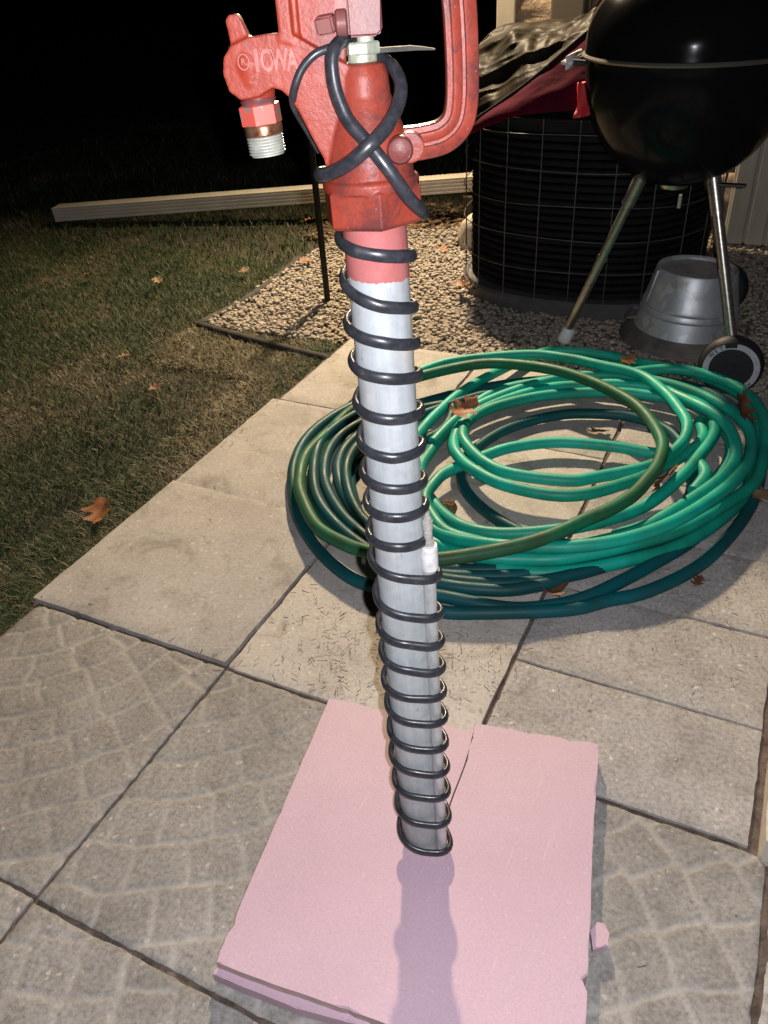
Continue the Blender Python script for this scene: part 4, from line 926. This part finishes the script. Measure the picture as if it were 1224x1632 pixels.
LD = [('a', 'leaf_orange', 0.085, 'orange brown oak leaf lying on the hoses right of the pipe', (20, -10)),
      ('b', 'leaf_tan', 0.062, 'curled tan oak leaf on the paver inside the hose loop', (-15, 10)),
      ('c', 'leaf_orange', 0.062, 'orange oak leaf on the far side of the hose pile', (10, 0)),
      ('d', 'leaf_brown', 0.085, 'large dark brown oak leaf caught between right hand hose loops', (50, 20)),
      ('e', 'leaf_brown', 0.085, 'dark brown oak leaf on the hoses below the grill wheel', (40, -30)),
      ('f', 'leaf_tan', 0.060, 'pale brown leaf at the right edge beside the dark hose', (15, 10)),
      ('g', 'leaf_orange', 0.095, 'large curled brown leaf on the dead grass at the patio edge', (14, 6)),
      ('h', 'leaf_brown', 0.055, 'small red brown leaf far left on the lawn', (10, 0)),
      ('i', 'leaf_tan', 0.070, 'pale tan leaf in the middle of the lawn', (15, 5)),
      ('j', 'leaf_tan', 0.080, 'tan leaf on the lawn left of the gravel bed', (20, 0)),
      ('k', 'leaf_orange', 0.085, 'orange tan leaf where the lawn meets the gravel', (5, 8)),
      ('l', 'leaf_brown', 0.085, 'dark brown leaf at the foot of the pale rock', (5, 10)),
      ('m', 'leaf_tan', 0.085, 'yellowish tan leaf on the gravel by the corner of the unit', (6, 0)),
      ('n', 'leaf_brown', 0.085, 'brown leaf in the shade at the front of the unit', (5, 0)),
      ('o', 'leaf_orange', 0.080, 'orange leaf in the grass in front of the downspout', (10, 5)),
      ('p', 'leaf_brown', 0.075, 'dark brown leaf against the left base of the unit', (25, 0)),
      ('q', 'leaf_orange', 0.050, 'small rust coloured leaf in the lit gravel', (0, 5)),
      ('r', 'leaf_brown', 0.055, 'small brown leaf wedged under the olive hose', (30, 0)),
      ('s', 'leaf_brown', 0.035, 'crumbled red brown leaf bit on the right hand pavers', (0, 0)),
      ('t', 'leaf_brown', 0.075, 'brown leaf lying flat under the front hose strands', (0, 0)),
      ('v', 'leaf_tan', 0.045, 'small tan leaf left of the gravel corner in the grass', (10, 0)),
      ('w', 'leaf_brown', 0.045, 'small brown leaf in the grass nearest the upper pavers', (10, 0))]
for i, (k, mt, Ln, lab, rt) in enumerate(LD):
    o = link('oak_leaf', leaf_mesh(i * 3 + 1, Ln * (0.72 if k in 'hijko' else 1)), mt); p = LV[k]
    o.location = (p[0], p[1], p[2] + (0.006 if k not in 'ghijkovw' else -0.014)); o.rotation_euler = (R(rt[0]), R(rt[1]), rnd.uniform(0, 6.28))
    tag(o, lab, 'leaf', 'fallen oak leaves')

# ================================================================== THE YARD HYDRANT
hyd = empty('yard_hydrant'); tag(hyd, 'red yard hydrant head on an upright galvanised pipe', 'hydrant')
HZ = Vector((-0.04744, 0.04991, 0.99763)).normalized(); HX = Vector((0.9028, 0.4301, 0)); HX = (HX - HZ * HX.dot(HZ)).normalized(); HY = HZ.cross(HX)
HP = Vector((0.8152, -0.5730, 0.0303))
MH = Matrix.Translation((0, 0, 0.0709)) @ Matrix.Scale(0.929, 4)      # the head sits on top of the pipe
HM = Matrix(((HX.x, HY.x, HZ.x, HP.x), (HX.y, HY.y, HZ.y, HP.y), (HX.z, HY.z, HZ.z, HP.z), (0, 0, 0, 1)))
hyd.matrix_world = HM
mm = lambda pts: [(x / 1000.0, z / 1000.0) for x, z in pts]
lathe('pipe', [(0.0200, 0.0), (0.0226, 0.0005), (0.0233, 0.002), (0.0233, 0.20), (0.0232, 0.40), (0.0233, 0.650), (0.0232, 0.722)], 'galvanised_pipe', hyd, 64)
# painted top of the pipe with an uneven lower edge
bm = bmesh.new(); seg = 144; rr = []
for lv in range(3):
    row = []
    for k in range(seg):
        a = 2 * math.pi * k / seg; x = math.cos(a); y = math.sin(a)
        z = (0.6735 - 0.0022 * x + 0.0016 * mnoise.noise(Vector((x * 3, y * 3, 1))) + 0.0012 * mnoise.noise(Vector((x * 11, y * 11, 4))), 0.69, 0.722)[lv]
        row.append(bm.verts.new((x * 0.02365, y * 0.02365, z)))
    rr.append(row)
for i in range(2):
    for k in range(seg): bm.faces.new((rr[i][k], rr[i][(k + 1) % seg], rr[i + 1][(k + 1) % seg], rr[i + 1][k]))
from_bm('painted_pipe_end', bm, 'pink_red_paint', hyd, True)

# cast head: barrel, spout arm and back plate fused into one casting
bm = bmesh.new()
bm_lathe(bm, [(0.0300, 0.712), (0.0335, 0.722), (0.0330, 0.736), (0.0275, 0.757), (0.0195, 0.779), (0.0185, 0.792), (0.0165, 0.799), (0.0120, 0.8005)], 56)
hexr = 0.0400
bm_lathe(bm, [(0.0372, 0.6905), (hexr, 0.6935), (hexr, 0.7165), (0.0365, 0.7195)], 6, rot0=R(100))
bm_lathe(bm, [(0.0370, 0.7165), (0.0372, 0.7225), (0.0355, 0.7245)], 48)
arm = mm([(-46, 822), (-62, 823), (-77, 822), (-89, 818), (-95.5, 811), (-97.5, 801), (-95, 790), (-88, 784), (-75, 785), (-64, 790), (-58, 788), (-53, 783), (-48, 775), (-40, 756), (-33, 741), (-31, 728), (-20, 722), (0, 722), (2, 760), (0, 795), (-30, 812)])
bm_prism(bm, arm, -0.0145, 0.0145)
# thicker rounded nose where the outlet turns down
bm_lathe(bm, [(0.0135, 0.786), (0.0150, 0.792), (0.0165, 0.806), (0.0140, 0.817), (0.007, 0.820)], 32, cx=-0.0795)
bm_lathe(bm, [(0.0118, 0.781), (0.0125, 0.786), (0.0128, 0.800)], 32, cx=-0.0770)
bm_prism(bm, mm([(-50, 812), (-12, 795), (-9, 812), (-9, 925), (-46, 925), (-48, 830)]), -0.0085, 0.0085)          # upright plate
bm_prism(bm, mm([(-55, 818), (-45.5, 815), (-43, 925), (-53, 925)]), -0.0150, 0.0150)                               # left flange of the plate
bm_prism(bm, mm([(-44, 820), (-41.5, 806), (-37.5, 806), (-41, 822), (-39.5, 925), (-42.5, 925)]), -0.0110, 0.0110)
bm_prism(bm, mm([(-91.5, 833), (-89, 836), (-83, 836.5), (-81, 833), (-75.5, 818), (-90, 812)]), -0.0060, 0.0060)   # hanger lug
lug = [(0.031 + 0.0105 * math.cos(a), 0.7445 + 0.0105 * math.sin(a)) for a in [2 * math.pi * k / 20 for k in range(20)]]
bm_prism(bm, lug, -0.022, 0.022)
casting = from_bm('head_casting', bm, 'red_casting')
rm = casting.modifiers.new('fuse', 'REMESH'); rm.mode = 'VOXEL'; rm.voxel_size = 0.00095; rm.use_smooth_shade = True
sm = casting.modifiers.new('soften', 'SMOOTH'); sm.factor = 0.5; sm.iterations = 2
evaluated(casting); casting.data.materials.clear(); casting.data.materials.append(MATS['red_casting']); casting.parent = hyd
casting.data.polygons.foreach_set('use_smooth', [True] * len(casting.data.polygons))
# raised lettering
LM = lambda x, z, y=-0.0146: Matrix.Translation((x, y, z)) @ Matrix.Rotation(R(90), 4, 'X')
for ch, x, z, s_, sx in (('I', -72.5, 807, 19, 0.9), ('O', -65.0, 806.6, 19, 0.62), ('W', -56.5, 806.2, 18.5, 0.62), ('A', -47.6, 805.6, 18.5, 0.62)):
    text_mesh('lettering', ch, s_ / 1000, 0.0009, 'red_letter_highlit', hyd, LM(x / 1000, z / 1000), sx, 0.0004)
text_mesh('lettering', 'R', 0.0055, 0.0006, 'red_letter_highlit', hyd, LM(-0.0815, 0.8075, -0.0170))
bm = bmesh.new(); tube('', [(-0.0815 + 0.0038 * math.cos(a), -0.0171, 0.8075 + 0.0048 * math.sin(a)) for a in [2 * math.pi * k / 24 for k in range(25)]], 0.0006, None, None, 6, False, bm)
from_bm('letter_ring', bm, 'red_letter_highlit', hyd, True)
text_mesh('lettering', 'PA', 0.0085, 0.0004, 'red_casting', hyd, LM(-0.0355, 0.7905), 0.7)
text_mesh('lettering', 'FU', 0.0085, 0.0004, 'red_casting', hyd, LM(-0.0260, 0.7755), 0.7)

# outlet: collar, hexagon, brass band, threaded nozzle
sp = empty('outlet', (-0.0775, 0, 0.780), hyd); sp.rotation_euler = (0, R(-3), 0)
lathe('outlet_collar', [(0.0122, 0.010), (0.0130, 0.006), (0.0125, 0.004), (0.0132, 0.002), (0.0120, -0.0005)], 'red_weathered', sp, 40)
lathe('hexagon', [(0.0125, 0.0), (0.0152, -0.0012), (0.0152, -0.0135), (0.0135, -0.0145)], 'hex_peeled_paint', sp, 6, rot0=R(-100), smooth=False)
lathe('brass_band', [(0.0138, -0.0140), (0.0143, -0.015), (0.0141, -0.0205), (0.0130, -0.0215)], 'brass', sp, 40)
prof = [(0.0122, -0.0213)]
for k in range(6): prof += [(0.0136, -0.0222 - k * 0.0021), (0.0138, -0.0228 - k * 0.0021), (0.0124, -0.0236 - k * 0.0021)]
prof += [(0.0122, -0.0352), (0.0095, -0.0353), (0.0090, -0.020)]
lathe('nozzle', prof, 'nozzle_thread', sp, 40, closed=False)

# packing nut and stem
lathe('packing_nut', [(0.0098, 0.8000), (0.0104, 0.8008), (0.0104, 0.8050), (0.0098, 0.8056)], 'bronze_nut', hyd, 32, cx=0.001)
lathe('packing_nut', [(0.0122, 0.8052), (0.0130, 0.8062), (0.0130, 0.8120), (0.0118, 0.8132)], 'bronze_nut', hyd, 6, cx=0.001, rot0=R(-72), smooth=False)
lathe('stem', [(0.0062, 0.8125), (0.0062, 0.8200)], 'bronze_nut', hyd, 20, cx=0.004)
# stem block, clevis bolt
bm = bmesh.new(); bm_prism(bm, mm([(-7, 816.5), (13, 816), (16.5, 819), (17, 850), (17, 925), (-7, 925)]), -0.0125, 0.0125)
bmesh.ops.bevel(bm, geom=list(bm.edges), offset=0.0016, segments=3, affect='EDGES'); o = from_bm('stem_block', bm, 'red_weathered', hyd); shade_auto(o, 60)
bm = bmesh.new(); bm_box(bm, (-0.0215, -0.0140, 0.8255), (0.0128, 0.0110, 0.0112), Matrix.Rotation(R(-5), 4, 'Y') @ Matrix.Rotation(R(-18), 4, 'Z') @ Matrix.Rotation(R(10), 4, 'X')); bmesh.ops.bevel(bm, geom=list(bm.edges), offset=0.0014, segments=3, affect='EDGES')
o = from_bm('bolt_head', bm, 'red_weathered', hyd); shade_auto(o, 60)
bm = bmesh.new(); bm_lathe(bm, [(0.0075, -0.0035), (0.0085, -0.0025), (0.0085, 0.0035), (0.007, 0.0045)], 28); bm.transform(Matrix.Translation((-0.0115, -0.0115, 0.8255)) @ Matrix.Rotation(R(90), 4, 'Y') )
o = from_bm('washer', bm, 'red_weathered', hyd); shade_auto(o)
bm = bmesh.new(); bm_prism(bm, mm([(-14, 818), (-6.5, 818), (-6.5, 925), (-16, 925), (-15, 832)]), -0.0100, 0.0100); bmesh.ops.bevel(bm, geom=list(bm.edges), offset=0.0012, segments=2, affect='EDGES')
o = from_bm('link_plate', bm, 'red_casting', hyd); shade_auto(o, 60)
# thin steel blade behind the nut
bm = bmesh.new(); bm_prism(bm, mm([(8, 808.3), (36, 807.8), (46, 806.2), (53.5, 804.6), (53, 803.8), (40, 804.6), (8, 805.2)]), 0.006, 0.016); from_bm('steel_blade', bm, 'dull_steel', hyd)
# the long bent lever on the right
bm = bmesh.new()
pth = catmull([(0.024, 0, 0.7445), (0.040, 0, 0.7450), (0.056, 0, 0.7478), (0.0665, 0, 0.7560), (0.0705, 0, 0.7690), (0.0715, 0, 0.7890), (0.0712, 0, 0.8120), (0.0700, 0, 0.8350), (0.0660, 0, 0.870), (0.055, 0, 0.905), (0.035, 0, 0.925), (0.005, 0, 0.930)], 8)
prof = [(-0.0118, -0.0050), (-0.0105, -0.0068), (-0.0030, -0.0078), (-0.0018, -0.0102), (0.0002, -0.0102), (0.0014, -0.0080), (0.0060, -0.0070), (0.0075, -0.0088), (0.0108, -0.0082), (0.0118, -0.0060)]
prof = prof + [(u, -w) for u, w in reversed(prof)]
sweep(bm, [(p[0], p[2]) for p in pth], prof); o = from_bm('lever', bm, 'red_casting', hyd); shade_auto(o, 55)
bm = bmesh.new(); bm_lathe(bm, [(0.0088, -0.0015), (0.0096, 0.0), (0.0096, 0.009), (0.0082, 0.0115), (0.005, 0.0128)], 32); bm.transform(Matrix.Translation((0.0235, -0.0205, 0.7445)) @ Matrix.Rotation(R(90), 4, 'X'))
o = from_bm('pivot_pin', bm, 'red_weathered', hyd); shade_auto(o)

# side tube strapped to the pipe
for ch in list(hyd.children):
    if ch.name.startswith(('pipe', 'painted')): continue
    if ch.type == 'MESH': ch.data.transform(MH)
    else: ch.location = MH @ ch.location; ch.scale = (0.929,) * 3
tb = empty('drain_tube', (0, 0, 0), hyd)
tube('tube_wall', [(0.0222, -0.0188, 0.003), (0.0236, -0.0170, 0.20), (0.0258, -0.0135, 0.408)], 0.0058, 'side_tube_metal', tb, 24)
fx, fy = 0.0264, -0.0134
lathe('tube_cap', [(0.0064, 0.4065), (0.0079, 0.408), (0.0080, 0.431), (0.0074, 0.4335)], 'fitting_white', tb, 32, cx=fx, cy=fy)
lathe('connector', [(a_ * 0.96, b_ + 0.035) for a_, b_ in [(0.0056, 0.398), (0.0056, 0.404), (0.0044, 0.4045), (0.0041, 0.413), (0.0035, 0.4135), (0.0035, 0.416), (0.0050, 0.4165), (0.0050, 0.424), (0.0038, 0.4245), (0.0036, 0.4275), (0.0026, 0.428), (0.0026, 0.433), (0.0020, 0.4335)]], 'fitting_metal', tb, 32, cx=fx, cy=fy)

# ---- heating cable wound round the pipe and tied over the head (rests on the hydrant)
cab = empty('heat_cable'); tag(cab, 'black rubber heating cable coiled down the pipe and crossed over the head', 'cable'); cab.matrix_world = HM
ZL = [703, 675, 640, 607, 571, 537, 505, 474, 441, 416, 373, 334, 301, 263, 227, 190, 151, 110, 67, 22]
ZF = [695, 657, 630, 601, 565, 529, 501, 472, 442, 408, 364, 330, 296, 259, 223, 185, 148, 109, 62, 12]
ZR = [686, 646, 617, 592, 562, 530, 495, 471, 437, 398, 353, 317, 284, 254, 219, 181, 142, 106, 63, 12]
keys = []
for i in range(20):
    keys += [(180 + 360 * i, ZL[i]), (270 + 360 * i, ZF[i]), (360 + 360 * i, ZR[i])]
    if i < 19: keys.append((450 + 360 * i, (ZR[i] + ZL[i + 1]) / 2))
ka = np.array([k[0] for k in keys], float); kz = np.array([k[1] for k in keys], float)
# smooth the measured heights a little
kz2 = kz.copy(); kz2[1:-1] = 0.12 * kz[:-2] + 0.76 * kz[1:-1] + 0.12 * kz[2:]
CRAD = 0.0052
coil = []
for a in np.arange(180, ka[-1] + 50, 7.5):
    z = np.interp(a, ka, kz2) / 1000 if a <= ka[-1] else kz2[-1] / 1000 - 0.003 * (a - ka[-1]) / 50
    ang = ((a + 180) % 360) - 180
    r = 0.0268 + 0.0011 * mnoise.noise(Vector((a * 0.006, 3, 1))) + 0.0005 * mnoise.noise(Vector((a * 0.03, 8, 1)))
    if z < 0.43:
        wgt = min(1, (0.43 - z) / 0.02); d_ = ang + 29 + 11 * (1 - z / 0.41)
        r += wgt * 0.0114 * math.exp(-(d_ / 30.0) ** 2)
    coil.append((r * math.cos(R(a)), r * math.sin(R(a)), max(z, 0.0065)))
head = [(-36, 12, 727), (-38.5, -4, 729), (-36, -17, 730.5), (-28, -29, 733), (-13, -41, 740.5), (2, -44.5, 751), (15, -34, 761), (24, -23, 773), (27, -13, 784), (24, -3, 793), (17, 12, 799), (3, 21, 806), (-8, 9, 814), (-12, -8, 815), (-17, -17, 811), (-20, -20.5, 803), (-19, -23, 786), (-12, -27.5, 767), (2, -34.5, 750.5), (15, -38.0, 733), (28, -32, 712), (38, -14, 698), (37, 8, 692), (22, 28, 689), (-6, 33, 687), (-24, 20, 684)]
headp = [tuple(MH @ Vector((x / 1000, y / 1000, z / 1000))) for x, y, z in head]
full = catmull(headp + [coil[0]], 8)[:-1] + [np.array(c) for c in coil]
# flat oval section, its narrow side always turned to the pipe
bm = bmesh.new(); rings = []; FP = [Vector(p) for p in full]
for i, p in enumerate(FP):
    t = (FP[min(i + 1, len(FP) - 1)] - FP[max(i - 1, 0)]).normalized()
    nrm = Vector((p.x, p.y, 0)); nrm = (nrm - t * nrm.dot(t)).normalized(); b = t.cross(nrm)
    kk = 1 + 0.04 * mnoise.noise(p * 90)
    hd = min(1.0, max(0.0, (i - 165) / 30.0)); thick = 0.0043 * (1 - hd) + 0.0032 * hd
    rings.append([bm.verts.new(p + (nrm * math.cos(2 * math.pi * k / 16) * thick + b * math.sin(2 * math.pi * k / 16) * 0.0048) * kk) for k in range(16)])
for i in range(len(rings) - 1):
    for k in range(16): bm.faces.new((rings[i][k], rings[i][(k + 1) % 16], rings[i + 1][(k + 1) % 16], rings[i + 1][k]))
bm.faces.new(list(reversed(rings[0]))); bm.faces.new(rings[-1])
from_bm('cable_line', bm, 'black_rubber_cable', cab, True)
tl = catmull([tuple(MH @ Vector(q)) for q in [(-0.012, -0.010, 0.8135), (-0.020, -0.0155, 0.8115), (-0.031, -0.0185, 0.8085), (-0.041, -0.0185, 0.8005), (-0.0475, -0.0175, 0.790), (-0.0510, -0.0120, 0.7800), (-0.0495, 0.002, 0.7700), (-0.0460, 0.012, 0.760), (-0.038, 0.018, 0.742)]], 8)
tube('cable_tail', tl, 0.0027, 'black_rubber_cable', cab, 10)
